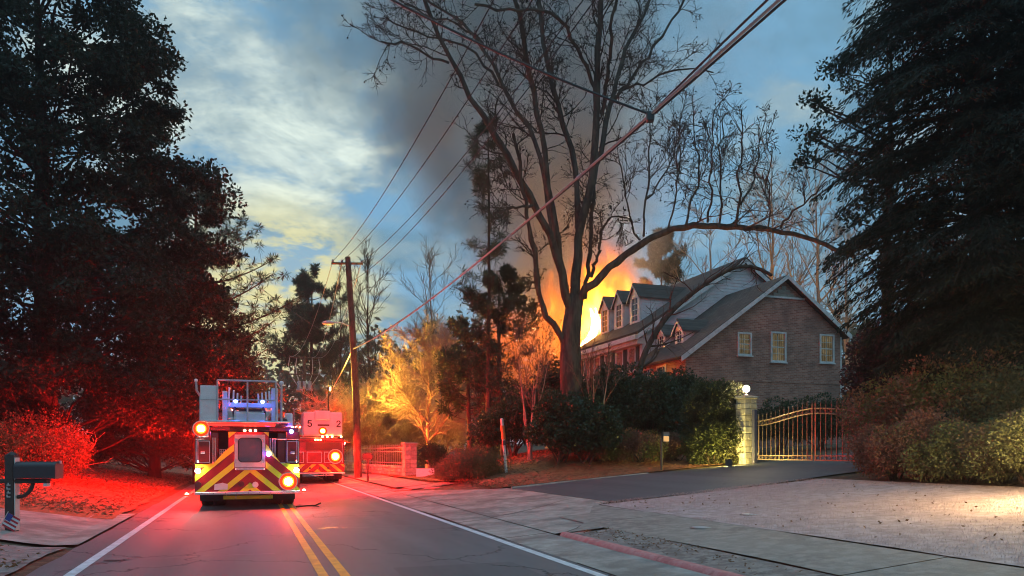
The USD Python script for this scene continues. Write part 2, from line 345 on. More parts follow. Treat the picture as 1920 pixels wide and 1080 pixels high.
# ------------------------------------------------------------------ ground, road, pavements
def sheet(av, b0, b1, nb, axis, off, wob=0., seed=1):
    """a draped sheet; av: stations along s (axis 's') or t ('t'), b0/b1: limits of the other coordinate (numbers or functions)"""
    av = np.asarray(av, float); w = np.linspace(0, 1, nb)
    lo = np.array([b0(a) if callable(b0) else b0 for a in av]); hi = np.array([b1(a) if callable(b1) else b1 for a in av])
    if wob:
        lo = lo + wob * (meshkit.fbm(np.stack([av * 1.3, av * 0, av * 0], 1), 4, seed) - .5); hi = hi + wob * (meshkit.fbm(np.stack([av * 1.3, av * 0 + 9, av * 0], 1), 4, seed) - .5)
    b = lo[:, None] * (1 - w) + hi[:, None] * w; a = np.broadcast_to(av[:, None], b.shape)
    s, t = (a, b) if axis == 's' else (b, a)
    xy = R(s.ravel(), t.ravel()); z = gz(s.ravel(), t.ravel()) + off
    v = np.column_stack([xy, z]); n = nb
    i, j = np.meshgrid(np.arange(len(av) - 1), np.arange(nb - 1), indexing='ij')
    f = np.stack([i * n + j, i * n + j + 1, (i + 1) * n + j + 1, (i + 1) * n + j], -1).reshape(-1, 4)
    if axis == 's': f = f[:, ::-1]
    return v, np.vstack([f[:, [0, 1, 2]], f[:, [0, 2, 3]]])
def grid(lo, hi, core0, core1, step, grow=1.25):
    a = list(np.arange(core0, core1, step)); d = step
    while a[-1] < hi: d *= grow; a.append(a[-1] + d)
    d = step
    while a[0] > lo: d *= grow; a.insert(0, a[0] - d)
    return np.array(a)
sv, tv = grid(-300, 500, -6, 62, .45), grid(-400, 400, -20, 34, .4)
a, b = np.meshgrid(sv, tv, indexing='ij'); a, b = a.ravel(), b.ravel()
xy = R(a, b); zz = gz(a, b) + .05 * (meshkit.fbm(np.column_stack([xy * .8, a * 0]), 3, 5) - .5) * sst(6.5, 8, np.abs(b)) - .05 * (1 - sst(3.2, 3.5, np.abs(b))) - .012 - .03 * sst(3.2, 3.5, b) * (1 - sst(4.1, 4.6, b))
zz = zz + .004 * 0
i, j = np.meshgrid(np.arange(len(sv) - 1), np.arange(len(tv) - 1), indexing='ij'); n = len(tv)
gf = np.stack([i * n + j, (i + 1) * n + j, (i + 1) * n + j + 1, i * n + j + 1], -1).reshape(-1, 4)
gv = np.column_stack([xy, zz])
obj('ground', MB().add(gv, gf[:, ::-1]), M['soil'], smooth=True, kind='structure')
S0, S1 = -9., 150.
obj('road', sheet(np.arange(S0, S1, 1.), -3.45, 3.12, 9, 's', .0, .12), M['road'], kind='structure')
obj('road_patch', sheet(np.arange(6.2, 9.6, .4), .75, 2.35, 5, 's', .003, .08, 21), asphalt('patch_asphalt', (.06, .057, .058), (.10, .095, .096)), kind='structure')
for s_, t0, t1, sd in ((11.3, -2.8, -.6, 31), (14.8, .3, 2.7, 32), (7.4, -2.6, -.9, 33)):
    obj('tar_seam', sheet(np.linspace(t0, t1, 40), lambda t: s_ - .02, lambda t: s_ + .02, 2, 't', .0035, .35, sd), plain('tar', (.016, .015, .015), .35) if sd == 31 else '/World/Looks/tar', kind='structure')
obj('road_marking', sheet(np.arange(S0, S1, 1.), 2.91, 3.04, 2, 's', .005, .015, 3), M['white_line'], kind='structure')
obj('road_marking', sheet(np.arange(S0, S1, 1.), -3.02, -2.89, 2, 's', .005, .015, 4), M['white_line'], kind='structure')
obj('road_marking', sheet(np.arange(S0, S1, 1.), -.18, -.065, 2, 's', .005, .012, 5), M['yellow_line'], kind='structure')
obj('road_marking', sheet(np.arange(S0, S1, 1.), .065, .18, 2, 's', .005, .012, 6), M['yellow_line'], kind='structure')
# gutter pan, slab by slab
gut = UsdGeom.Xform.Define(stage, '/World/gutter').GetPrim(); tag(gut, kind='structure')
for k, s in enumerate(np.arange(S0, 80, 3.)):
    obj('concrete_slab', sheet(np.linspace(s + .012, s + 2.988, 4), 3.125, 3.93, 3, 's', .004 + .003 * (k % 3)), M['concrete'], gut)
# driveway apron
def apr0(t): return 11.7 + 2.9 * sst(3.9, 6.6, t) + .9 * sst(5.5, 7, t)
def apr1(t): return 26.4 - 3.6 * sst(3.9, 6.9, t)
apron = UsdGeom.Xform.Define(stage, '/World/driveway_apron').GetPrim(); tag(apron, kind='structure')
for w0, w1 in ((0, .24), (.244, .5), (.504, .76), (.764, 1.)):
    obj('concrete_slab', sheet(np.linspace(3.94, 6.9, 12), lambda t: apr0(t) * (1 - w0) + apr1(t) * w0, lambda t: apr0(t) * (1 - w1) + apr1(t) * w1, 8, 't', .016), M['concrete'], apron)
obj('driveway', sheet(np.linspace(6.91, 34, 60), lambda t: 15.55 + .35 * math.sin(t * .5), lambda t: 22.55 + .25 * math.sin(t * .7), 14, 't', .022, .12, 8), M['drive'], kind='structure')
# kerbs, stone by stone
def kerb_piece(pts, h=.13, w=.19):
    """a kerb following (s,t) points; its road face slopes"""
    pts = np.asarray(pts, float); d = np.gradient(pts, axis=0); d /= np.linalg.norm(d, axis=1, keepdims=True); nrm = np.stack([-d[:, 1], d[:, 0]], 1)
    prof = [(-.02, -.10), (.0, .02), (.035, h - .035), (.06, h - .008), (.085, h), (w - .03, h), (w, h - .03), (w, -.1)]
    rows = []
    for o, z in prof:
        q = pts + nrm * o; xy = R(q[:, 0], q[:, 1]); rows.append(np.column_stack([xy, gz(pts[:, 0], np.minimum(pts[:, 1], 3.95)) * .0 + np.maximum(gz(pts[:, 0], pts[:, 1]) - .07, 0) + z]))
    v = np.stack(rows, 1); k, m = v.shape[:2]; i, j = np.meshgrid(np.arange(k - 1), np.arange(m - 1), indexing='ij')
    f = np.stack([i * m + j, (i + 1) * m + j, (i + 1) * m + j + 1, i * m + j + 1], -1).reshape(-1, 4)
    f = np.vstack([f[:, [0, 1, 2]], f[:, [0, 2, 3]]])
    for e in (0, k - 1): f = np.vstack([f, [[e * m, e * m + q, e * m + q + 1] for q in range(1, m - 1)]])
    return v.reshape(-1, 3), f
kerb = UsdGeom.Xform.Define(stage, '/World/kerb').GetPrim(); tag(kerb, kind='structure')
for s in np.arange(-9.6, 11.5, 3.):
    obj('kerbstone', kerb_piece([(q, 3.94) for q in np.linspace(s + .006, min(s + 2.994, 11.55), 5)]), M['kerb'], kerb, smooth=35)
th = np.linspace(0, 1, 9)
obj('kerbstone', kerb_piece([(11.56 + 2.6 * q ** 1.5, 3.94 + 2.35 * q) for q in th], .085), M['kerb'], kerb, smooth=35)
obj('kerbstone', kerb_piece([(28.2 - 1.9 * (1 - q) ** 1.2, 3.94 + 1.6 * (1 - q) ** 2) for q in th][::1], .10), M['kerb'], kerb, smooth=35)
for s in np.arange(28.22, 80, 3.):
    obj('kerbstone', kerb_piece([(q, 3.94) for q in np.linspace(s, s + 2.985, 4)]), M['kerb'], kerb, smooth=35)
obj('kerbstone', kerb_piece([(22.75 + .1 * math.sin(q * 3), 7.0 + 5.0 * q) for q in np.linspace(0, 1, 7)], .12, .14), M['concrete'], kerb, smooth=35)
# sidewalk slabs
walk = UsdGeom.Xform.Define(stage, '/World/sidewalk').GetPrim(); tag(walk, kind='structure')
rs = random.Random(4)
for s in np.arange(-9., 12.6, 1.52):
    e = min(s + 1.505, 13.9)
    obj('paving_slab', sheet(np.linspace(s, e, 4), lambda q: 4.85 + .04 * math.sin(q), lambda q: 6.38 + .05 * math.sin(q * .7), 4, 's', .035 + rs.uniform(-.006, .006)), M['concrete_b'], walk)
obj('paving_slab', sheet(np.linspace(4.16, 6.38, 8), lambda t: 11.6 if t < 4.83 else 12.72, lambda t: apr0(t) - .12 + .25 * sst(4, 6, t), 5, 't', .030), M['concrete_b'], walk)
for s in np.arange(28.4, 46, 1.52):
    obj('paving_slab', sheet(np.linspace(s, s + 1.505, 3), 4.3, 5.75, 3, 's', .04 + rs.uniform(-.006, .006)), M['concrete_b'], walk)
obj('paving_slab', sheet(np.linspace(26.75, 28.38, 4), 4.6, 6.2, 4, 's', .03), M['concrete_b'], walk)
obj('verge', sheet(np.arange(-9., 11.6, .4), 4.14, 4.83, 5, 's', .028), M['strip'], kind='structure')
obj('lawn', sheet(np.arange(-9., 15.4, .4), lambda s: 6.40, lambda s: 12.6, 16, 's', .035, .10, 2), M['lawn'], kind='structure')
obj('bank', sheet(np.arange(22.9, 40, .5), lambda s: 6.6 - .6 * sst(26, 30, s), lambda s: 15.5, 18, 's', .05, .15, 3), M['straw'], kind='structure')
# the neighbour's drive and verges on the left
obj('side_driveway', sheet(np.linspace(-12, -3.46, 24), lambda t: 14.1 - .9 * sst(-6.5, -3.5, t), lambda t: 17.6 + 1.9 * sst(-6.5, -3.5, t), 8, 't', .03, .1, 12), M['concrete'], kind='structure')
obj('left_lawn', sheet(np.arange(-9., 13.1, .4), lambda s: -9.5, lambda s: -3.62, 14, 's', .02, .25, 4), M['strip'], kind='structure')
obj('left_bank', sheet(np.arange(18., 60, .5), lambda s: -12.5, lambda s: -3.75, 20, 's', .03, .25, 5), M['straw'], kind='structure')

rng = np.random.default_rng(11)
def scatter(name, n, s0, s1, t0, t1, L, W, mat, flat=True, cond=None, seed=1, **k):
    r = np.random.default_rng(seed); s, t = r.uniform(s0, s1, n), r.uniform(t0, t1, n)
    dens = meshkit.fbm(np.column_stack([s * .6, t * .6, s * 0]), 4, seed); keep = r.uniform(.2, .75, n) < dens
    if cond is not None: keep &= cond(s, t)
    s, t = s[keep], t[keep]; C = np.column_stack([R(s, t), gz(s, t) + (.055 if flat else .05)])
    D = r.normal(size=(len(s), 3)) * ([1, 1, .35] if flat else [.5, .5, .5]) + ([0, 0, 0] if flat else [0, 0, 1.])
    v, f = leaves(C, L, W, r, D)
    return obj(name, (v, f), mat, kind='stuff', **k)
scatter('dry_grass', 110000, -2, 15.4, 6.42, 12.4, .045, .006, M['blade'], False, seed=3, label='short dormant pale grass covering the lawn beside the sidewalk', category='grass')
scatter('fallen_leaves', 700, -2, 15.3, 6.5, 12.4, .06, .03, M['litter'], seed=5, label='scattered dead leaves lying on the pale lawn', category='leaves')
scatter('leaf_litter', 22000, 23, 38, 6.3, 15.4, .12, .035, M['litter'], seed=6, label='reddish brown pine straw and leaves over the bank behind the marker post', category='leaves')
scatter('leaf_litter', 30000, 18.5, 50, -12, -3.9, .13, .035, M['litter'], seed=7, label='brown pine straw on the ground left of the fire trucks', category='leaves')
scatter('leaf_litter', 3500, 2, 12.8, -8, -3.7, .08, .03, M['litter'], seed=8, label='dead grass and leaves in front of the dark mailbox', category='leaves')
scatter('leaf_litter', 1300, 2, 11.4, 4.16, 4.8, .05, .016, M['litter'], seed=9, label='leaves and twigs on the narrow strip between kerb and sidewalk', category='leaves')
# ------------------------------------------------------------------ houses
Z0 = 1.3
def frame_box(mb, axis, pos, a0, a1, z0, z1, w, d):
    """a rectangular frame of width w in the plane axis=pos, protruding by d (signed)"""
    o = sbox(a0 - w, z0 - w, a1 + w, z1 + w).difference(sbox(a0, z0, a1, z1))
    return mb.prism(o, axis, min(pos, pos + d), max(pos, pos + d))
def window(parent, axis, pos, out, a0, a1, z0, z1, pane, cols=2, rows=4, label=None, trim=.09):
    fr = obj('window', frame_box(MB(), axis, pos, a0, a1, z0, z1, trim, out * .07), M['trim'], parent)
    pt = stage.GetPrimAtPath(fr.GetPath())
    p = MB().prism(sbox(a0, z0, a1, z1), axis, *sorted((pos - out * .06, pos - out * .045)))
    obj('pane', p, pane, fr)
    bars = MB(); e = .022
    for c in range(1, cols): x = a0 + (a1 - a0) * c / cols; bars.prism(sbox(x - e / 2, z0, x + e / 2, z1), axis, *sorted((pos - out * .04, pos - out * .01)))
    for r in range(1, rows):
        z = z0 + (z1 - z0) * r / rows; w = e if r != rows // 2 else e * 2.2
        bars.prism(sbox(a0, z - w / 2, a1, z + w / 2), axis, *sorted((pos - out * .042, pos - out * .008)))
    obj('sash_bars', bars, M['trim'], fr)
    sill = MB().prism(sbox(a0 - trim - .05, z0 - trim - .06, a1 + trim + .05, z0 - trim), axis, *sorted((pos, pos + out * .13)))
    obj('sill', sill, M['trim'], fr)
    if label: tag(fr, label)
    return fr
def clap(mb, xl, xr, z0, z1, axis, pos, out, step=.19):
    """lapped weatherboards between xl(z) and xr(z)"""
    z = z0
    while z < z1 - .02:
        e = min(z + step, z1); a = max(xl(z), xl(e)); b = min(xr(z), xr(e))
        if b - a > .05:
            v = []
            for x in (a, b):
                v += [(x, 0, z), (x, out * .035, z), (x, out * .008, e), (x, 0, e)]
            v = np.array(v)
            v = np.stack([v[:, 0], pos + v[:, 1], v[:, 2]], 1) if axis == 'y' else np.stack([pos + v[:, 1], v[:, 0], v[:, 2]], 1)
            mb.add(v, [(0, 1, 5, 4), (1, 2, 6, 5), (2, 3, 7, 6), (0, 3, 2, 1), (4, 5, 6, 7)])
        z = e
    return mb
HT = 20.05; hx, hy = R(33., HT)
H = thing('brick_house', 'brick house with steep grey roofs and white dormers, its far end on fire', 'house', (hx, hy, Z0), DEG)
def hz(z): return z - Z0
# front wing: brick gable facing the gate
gab = Polygon([(0, 0), (9.9, 0), (9.9, hz(8.05)), (6.1, hz(10.75)), (0, hz(6.5))])
wins = [(3.22, 3.92, hz(6.68), hz(7.72)), (5.32, 6.14, hz(6.42), hz(7.86)), (8.55, 9.36, hz(6.50), hz(7.90))]
for w in wins: gab = gab.difference(sbox(w[0], w[2], w[1], w[3]))
obj('gable_wall', MB().prism(gab, 'y', 0, .28), M['brick'], H)
lit = ['small lit window under the long slope of the roof', 'lit tall window in the middle of the gable', 'lit tall window at the right end of the gable']
for w, l in zip(wins, lit): window(H, 'y', 0., -1, *w, M['pane_lit'], label=l)
obj('soldier_course', MB().box(-.02, 9.92, -.03, -.002, hz(5.25), hz(5.45)), M['brick'], H)
f_wall = sbox(.28, 0, 5, hz(6.45))
lw = [(1.9, 2.7, hz(4.6), hz(6.1)), (3.5, 4.3, hz(4.6), hz(6.1))]
for w in lw: f_wall = f_wall.difference(sbox(w[0], w[2], w[1], w[3]))
obj('side_wall', MB().prism(f_wall, 'x', 0, .25), M['brick'], H)
for w in lw: window(H, 'x', 0., -1, *w, M['pane_dark'], rows=4)
obj('side_wall', MB().box(9.65, 9.9, .28, 5, 0, hz(8.0)), M['brick'], H)
def slope_slab(x0, z0, x1, z1, y0, y1, th=.16):
    d = np.array([x1 - x0, z1 - z0]); d /= np.linalg.norm(d); nn = np.array([-d[1], d[0]]) * (1 if d[0] > 0 else -1)
    return MB().prism([(x0, z0), (x1, z1), (x1 + nn[0] * th, z1 + nn[1] * th), (x0 + nn[0] * th, z0 + nn[1] * th)], 'y', y0, y1)
sl = .70
obj('roof', slope_slab(-.42, hz(6.76 - .42 * sl - .25), 6.1, hz(10.82), -.32, 5.0), M['shingle'], H)
obj('roof', slope_slab(10.35, hz(7.82), 6.1, hz(10.82), -.32, 5.0), M['shingle'], H)
# white rakes
for x0, z0_, x1, z1_ in ((-.45, 6.08, 6.1, 10.70), (10.4, 7.70, 6.1, 10.70)):
    P0 = [(x0, hz(z0_)), (x1, hz(z1_ + .06)), (x1, hz(z1_ + .28)), (x0, hz(z0_ + .28))]
    obj('rake_board', MB().prism(P0, 'y', -.36, -.325), M['trim'], H)
ped = MB(); clap(ped, lambda z: 6.1 - (hz(10.7) - z) / sl + .25, lambda z: 6.1 + (hz(10.7) - z) / sl - .25, hz(9.86), hz(10.6), 'y', -.004, -1)
obj('gable_siding', ped, plain('tan_siding', (.30, .25, .20), .6, var=.2), H)
obj('gable_trim', MB().box(4.75, 7.45, -.07, -.002, hz(9.76), hz(9.86)), M['trim'], H)
obj('corner_board', MB().box(9.905, 9.99, -.02, .1, hz(3.2), hz(7.9)), M['trim'], H)
# main block behind: white gable, long roof running away, dormers
XE, XR, ZE, ZR = .3, 7.1, 8.55, 13.1; ms = (ZR - ZE) / (XR - XE)
sid = MB(); clap(sid, lambda z: max(XE, XR - (hz(ZR) - z) / ms), lambda z: min(14., XR + (hz(ZR) - z) / ms), hz(6.), hz(13.0), 'y', 4.99, -1)
obj('main_gable_siding', sid, M['siding'], H)
obj('main_gable_wall', MB().prism([(XE, 0), (13.9, 0), (13.9, hz(ZE)), (XR, hz(ZR)), (XE, hz(ZE))], 'y', 5., 5.25), M['siding'], H)
obj('main_front_wall', MB().prism(sbox(5.25, 0, 20, hz(8.4)), 'x', XE, XE + .25), M['brick'], H)
obj('main_back_wall', MB().box(13.65, 13.9, 5.25, 20, 0, hz(8.4)), M['brick'], H)
obj('main_end_wall', MB().box(XE + .25, 13.65, 19.75, 20, 0, hz(8.4)), M['brick'], H)
obj('main_roof', slope_slab(-.15, hz(ZE - .45 * ms + .0), XR, hz(ZR), 4.62, 13.3), M['shingle'], H)
obj('main_roof', slope_slab(14.3, hz(ZE - .45 * ms + .0), XR, hz(ZR), 4.62, 13.3), M['shingle'], H)
for x0, x1 in ((-.2, XR), (14.35, XR)):
    z0_ = ZE - .55 * ms; obj('rake_board', MB().prism([(x0, hz(z0_ - .22)), (x1, hz(ZR - .22)), (x1, hz(ZR + .05)), (x0, hz(z0_ + .05))], 'y', 4.575, 4.615), M['trim'], H)
obj('cornice', MB().box(-.12, XE - .004, 4.8, 20, hz(7.72), hz(8.05)).box(-.32, -.121, 4.7, 20, hz(7.95), hz(8.22)), M['trim'], H)
ch = MB()
for y in np.arange(13.9, 19.6, .8): ch.tube([(XE + .1, y, hz(8.4)), (XE + 2.2 + (y * 7 % 1.7), y + .1, hz(8.4 + (2.2 + (y * 7 % 1.7)) * ms))], .06, 4)
obj('charred_rafters', ch, M['dark'], H)
for k, y in enumerate(np.arange(5.75, 13.2, 1.55)):
    fr = window(H, 'x', XE - .001, -1, y, y + .78, hz(6.35), hz(7.6), M['pane_dark'], rows=4)
    sh = MB()
    for q in (y - .36, y + .88): sh.box(XE - .05, XE - .003, q, q + .26, hz(6.28), hz(7.66))
    obj('shutters', sh, M['dark'], fr)
def dormer(x, y, w, zb, zw, zr, roofx, pane):
    """front at x looking to the left, gable roof running back into the slope"""
    wall = Polygon([(y - w, hz(zb)), (y + w, hz(zb)), (y + w, hz(zw)), (y, hz(zr)), (y - w, hz(zw))])
    wn = (y - w * .55, y + w * .55, hz(zb + .22), hz(zw - .08))
    d = obj('dormer', MB().prism(wall.difference(sbox(wn[0], wn[2], wn[1], wn[3])), 'x', x, x + .12), M['trim'], H)
    window_in(d, x, wn, pane)
    for q, o in ((y - w, -1), (y + w, 1)):
        ck = MB(); z = zb
        clap(ck, lambda z: x + .12, lambda z: roofx, hz(zb - .4), hz(zw), 'y', q + o * .002, o, .17)
        ck.box(x + .12, roofx, min(q, q - o * .1), max(q, q - o * .1), hz(zb - .5), hz(zw))
        obj('cheek', ck, M['siding'], d)
    ov = .16; th = .10; e = (zr - zw) / w
    for o in (-1, 1):
        pts = [(y, hz(zr + .02)), (y + o * (w + ov), hz(zw - e * ov + .02)), (y + o * (w + ov), hz(zw - e * ov + .02 + th)), (y, hz(zr + .02 + th))]
        obj('dormer_roof', MB().prism(pts, 'x', x - .14, roofx + 1.2), M['shingle'], d)
        pts = [(y, hz(zr - .12)), (y + o * (w + ov), hz(zw - e * ov - .12)), (y + o * (w + ov), hz(zw - e * ov + .01)), (y, hz(zr + .01))]
        obj('dormer_trim', MB().prism(pts, 'x', x - .17, x - .145), M['trim'], d)
def window_in(d, x, wn, pane):
    a0, a1, z0, z1 = wn
    obj('pane', MB().box(x + .05, x + .065, a0, a1, z0, z1), pane, d)
    b = MB()
    b.box(x + .02, x + .045, (a0 + a1) / 2 - .014, (a0 + a1) / 2 + .014, z0, z1)
    for r in (1, 2, 3): z = z0 + (z1 - z0) * r / 4; b.box(x + .019, x + .046, a0, a1, z - .016, z + .016)
    obj('sash_bars', b, M['trim'], d)
for y in (7.8, 9.9, 11.9): dormer(1.35, y, .62, 9.35, 11.05, 11.8, 4.9, M['pane_dark'])
for y in (2.2, 4.05): dormer(1.0, y, .42, 7.05, 8.15, 8.65, 2.9, M['pane_dark'])
# low addition at the right, dark slate roof and a white eave
obj('addition_wall', MB().box(9.95, 13.4, 1.6, 4.9, 0, hz(5.2)), M['brick'], H)
ad = MB(); v = [(9.95, 1.2, hz(5.25)), (13.9, 1.2, hz(5.25)), (13.2, 4.95, hz(7.7)), (9.95, 4.95, hz(7.7))]; v = np.array(v)
ad.add(np.vstack([v, v + [0, 0, .14]]), [(0, 3, 2, 1), (4, 5, 6, 7), (0, 1, 5, 4), (1, 2, 6, 5), (2, 3, 7, 6), (3, 0, 4, 7)])
obj('addition_roof', ad, M['shingle'], H)
obj('gutter_board', MB().box(9.93, 13.95, 1.1, 1.19, hz(5.02), hz(5.32)), M['trim'], H)
bw = MB().prism([(10.2, hz(7.95)), (15.5, hz(7.0)), (15.5, hz(7.15)), (10.2, hz(9.6))], 'y', 8, 13)
obj('rear_roof', bw, M['shingle'], H)

# house beyond the yellow lit trees
b2 = ground_at(735, 66)
H2 = thing('distant_house', 'low tan gabled house behind the yellow lit trees', 'house', b2, DEG)
M['tan'] = plain('tan_stucco', (.42, .30, .16), .8, var=.2)
obj('wall', MB().box(-3.2, 4.2, 0, 6, -.5, 2.7), M['tan'], H2)
obj('gable', MB().prism([(-3.2, 2.7), (-1.0, 2.7), (-2.1, 5.2)], 'y', -.3, 0), M['tan'], H2)
rf = MB().prism([(-3.7, 2.6), (4.7, 2.6), (4.7, 2.75), (-3.7, 2.75)], 'y', -.5, -.45)
obj('fascia', rf, M['trim'], H2)
obj('roof', MB().prism([(-.5, 2.7), (6.5, 2.7), (3, 5.0)], 'x', -3.7, 4.7), M['shingle'], H2)
obj('garage_door', MB().box(-.6, 1.2, -.06, -.005, 0, 2.2), M['dark'], H2)
obj('garage_door', MB().box(1.7, 3.7, -.06, -.005, 0, 2.2), M['dark'], H2)

# ------------------------------------------------------------------ fire engines
def cyl(mb, p0, p1, r, sides=16): return mb.tube([p0, p1], r, sides)
def lamp(parent, name, x, y, z, r, core, rings=True, fy=-1):
    """a round lamp facing backwards (fy=-1): bulb, emissive amber and red rings painting its bloom, chrome bezel"""
    k = obj(name, MB().tube([(x, y, z), (x, y + .05, z)], r * 1.12, 20), M['steel'], parent)
    if rings:
        obj('bloom_rim', MB().tube([(x, y - .012, z), (x, y - .002, z)], r, 24), M['l_ring_o'], k)
        obj('lens', MB().tube([(x, y - .026, z), (x, y - .014, z)], r * .66, 24), M['l_ring_y'], k)  # emissive disc standing for the yellow bloom round the bulb
        obj('bulb', MB().tm(trimesh.creation.icosphere(2, r * .55)).mesh() if False else sphere((x, y - .05, z), r * .46, sy_=.6), core, k, smooth=True)
    else:
        obj('bulb', sphere((x, y - .02, z), r, sy_=.5), core, k, smooth=True)
    return k
def sphere(c, r, sy_=1., sub=2, sz_=1.):
    m = trimesh.creation.icosphere(sub, r); return np.array(m.vertices) * [1, sy_, sz_] + np.array(c), np.array(m.faces)
def wheel(T, x, y, r=.52, w=.30, dual=False):
    k = obj('tyre', wheel_mesh(x, y, r, w), M['black'], T, smooth=40)
    obj('rim', MB().tube([(x - w / 2 - .008, y, r), (x + w / 2 + .008, y, r)], r * .55, 18), M['steel'], k)
def wheel_mesh(x, y, r, w):
    th = np.linspace(0, 2 * np.pi, 29)[:-1]; prof = [(-w / 2, r * .5), (-w / 2, r * .93), (-w / 2 + .04, r), (w / 2 - .04, r), (w / 2, r * .93), (w / 2, r * .5)]
    v = np.array([[(x + a, y + q * math.cos(t), r + q * math.sin(t)) for a, q in prof] for t in th]); m = len(prof); k = len(th)
    i, j = np.meshgrid(np.arange(k), np.arange(m - 1), indexing='ij')
    f = np.stack([i * m + j, ((i + 1) % k) * m + j, ((i + 1) % k) * m + j + 1, i * m + j + 1], -1).reshape(-1, 4)
    return v.reshape(-1, 3), np.vstack([f[:, [0, 1, 2]], f[:, [0, 2, 3]]])
def chevrons(T, panel, y, apex, step=.44, wd=.135):
    """yellow stripes of an inverted V, each a strip of its own on the panel"""
    k = 0
    for o in (-1, 1):
        for c in np.arange(-3.0, 3.2, step):
            st = Polygon([(apex, c), (apex + o * 3, c - 3 * .85), (apex + o * 3, c - 3 * .85 + wd * 1.3), (apex, c + wd * 1.3)]).intersection(panel)
            for p in getattr(st, 'geoms', [st]):
                if p.geom_type == 'Polygon' and p.area > .004:
                    obj('chevron_stripe', MB().prism(p, 'y', y - .008, y - .002), M['lime'], T); k += 1
def truck_common(T, L=11.0):
    # chassis and wheels
    obj('chassis', MB().box(-.5, .5, .5, L - 1, .45, .75), M['black'], T)
    for y in (2.0, 3.35):
        for x in (-1.07, -.74, .74, 1.07): wheel(T, x, y)
    for x in (-1.05, 1.05): wheel(T, x, L - 2.1, .54, .36)
    for x in (-1, 1):
        obj('side_body', MB().box(min(x * .72, x * 1.26), max(x * .72, x * 1.26), .35, L - 3.1, 1.14, 2.0, .02), M['red'], T)
        obj('side_skirt', MB().box(min(x * .9, x * 1.265), max(x * .9, x * 1.265), 4.3, L - 3.15, .5, 1.13, .02), M['red'], T)
        for k, y in enumerate(np.arange(.55, L - 4.2, 1.18)):
            d = obj('roller_shutter', MB().box(min(x * 1.262, x * 1.275), max(x * 1.262, x * 1.275), y, y + 1.08, 1.2, 1.92), M['steel'], T)
    cab = MB().tm(trimesh.convex.convex_hull(np.array([(sx_ * w, y, z) for sx_ in (-1, 1) for w, y, z in ((1.24, L - 3., .6), (1.24, L - .05, .6), (1.24, L - .0, 1.6), (1.18, L - .22, 2.75), (1.1, L - .5, 2.9), (1.1, L - 2.85, 2.9), (1.2, L - 3., 2.75))])))
    obj('cab', cab, M['red'], T)
    obj('windscreen', MB().add([(-1.05, L - .015, 1.72), (1.05, L - .015, 1.72), (1.02, L - .2, 2.6), (-1.02, L - .2, 2.6)], [(0, 1, 2, 3)]), M['glass_dark'], T)
    for x in (-1, 1): obj('side_window', MB().box(min(x * 1.20, x * 1.245), max(x * 1.20, x * 1.245), L - 1.6, L - .7, 1.75, 2.5), M['glass_dark'], T)
    obj('front_bumper', MB().box(-1.25, 1.25, L + .02, L + .5, .45, .8, .03), M['steel'], T)

T1x, T1y = R(20.4, -.97)
T1 = thing('fire_truck', 'nearer fire truck with yellow chevrons and open railed basket', 'fire truck', (T1x, T1y, .0), DEG)
truck_common(T1)
obj('tailboard', MB().box(-1.275, 1.275, -.12, .42, .40, .475, .012), M['tread'], T1)
hull_poly = Polygon([(-1.27, .476), (1.27, .476), (1.27, 1.19), (.80, 1.19), (.50, 1.60), (.50, 2.0), (-.48, 2.0), (-.48, 1.6), (-.84, 1.19), (-1.27, 1.19)])
door_o = sbox(-.33, 1.09, .41, 1.93)
obj('rear_panel', MB().prism(hull_poly, 'y', .02, .34), M['red'], T1)
chevrons(T1, hull_poly.difference(sbox(-.345, 1.075, .425, 1.945)), .02, .04)
# ladder tunnel door with rounded window
dr = sbox(-.33, 1.09, .41, 1.93).buffer(.0); hole = sbox(-.14, 1.33, .22, 1.74).buffer(.09)
d = obj('rear_door', MB().prism(dr.difference(hole), 'y', -.045, .018), M['white'], T1)
obj('door_window', MB().prism(hole, 'y', -.012, .010), plain('smoked_window', (.16, .10, .13), .12, spec=.8), d)
obj('door_seal', MB().prism(hole.buffer(.022).difference(hole), 'y', -.056, -.046), M['black'], d)
obj('door_sill', MB().box(-.31, .39, -.06, -.002, 1.02, 1.075, .008), M['steel'], T1)
# side lockers and the open bays between
for x0, x1 in ((-1.27, -.90), (.93, 1.27)):
    obj('locker', MB().box(x0, x1, .03, .9, 1.195, 1.79, .015), M['maroon'], T1)
    obj('locker_cap', MB().box(x0, x1, .0, .9, 1.80, 2.02, .015), M['red'], T1)
for x0, x1 in ((-.895, -.50), (.505, .925)): obj('bay', MB().box(x0, x1, .55, .75, 1.2, 2.0), M['dark'], T1)
for x in (-.86, -.80, .54, .60, .66): obj('grab_rail', MB().tube([(x, .2, 1.2), (x, .2, 1.85)], .018, 8), M['white'], T1)
gr = MB()
for a_ in range(4):
    gr.box(-.70 + a_ * .045, -.685 + a_ * .045, .25, .28, 1.26, 1.56)
for b_ in range(6): gr.box(-.70, -.55, .245, .285, 1.26 + b_ * .055, 1.275 + b_ * .055)
obj('vent_grille', gr, M['white'], T1)
obj('bay_ledge', MB().box(-.88, -.5, .06, .5, 1.17, 1.21, .008).box(.51, .92, .06, .5, 1.17, 1.21, .008), M['tread'], T1)
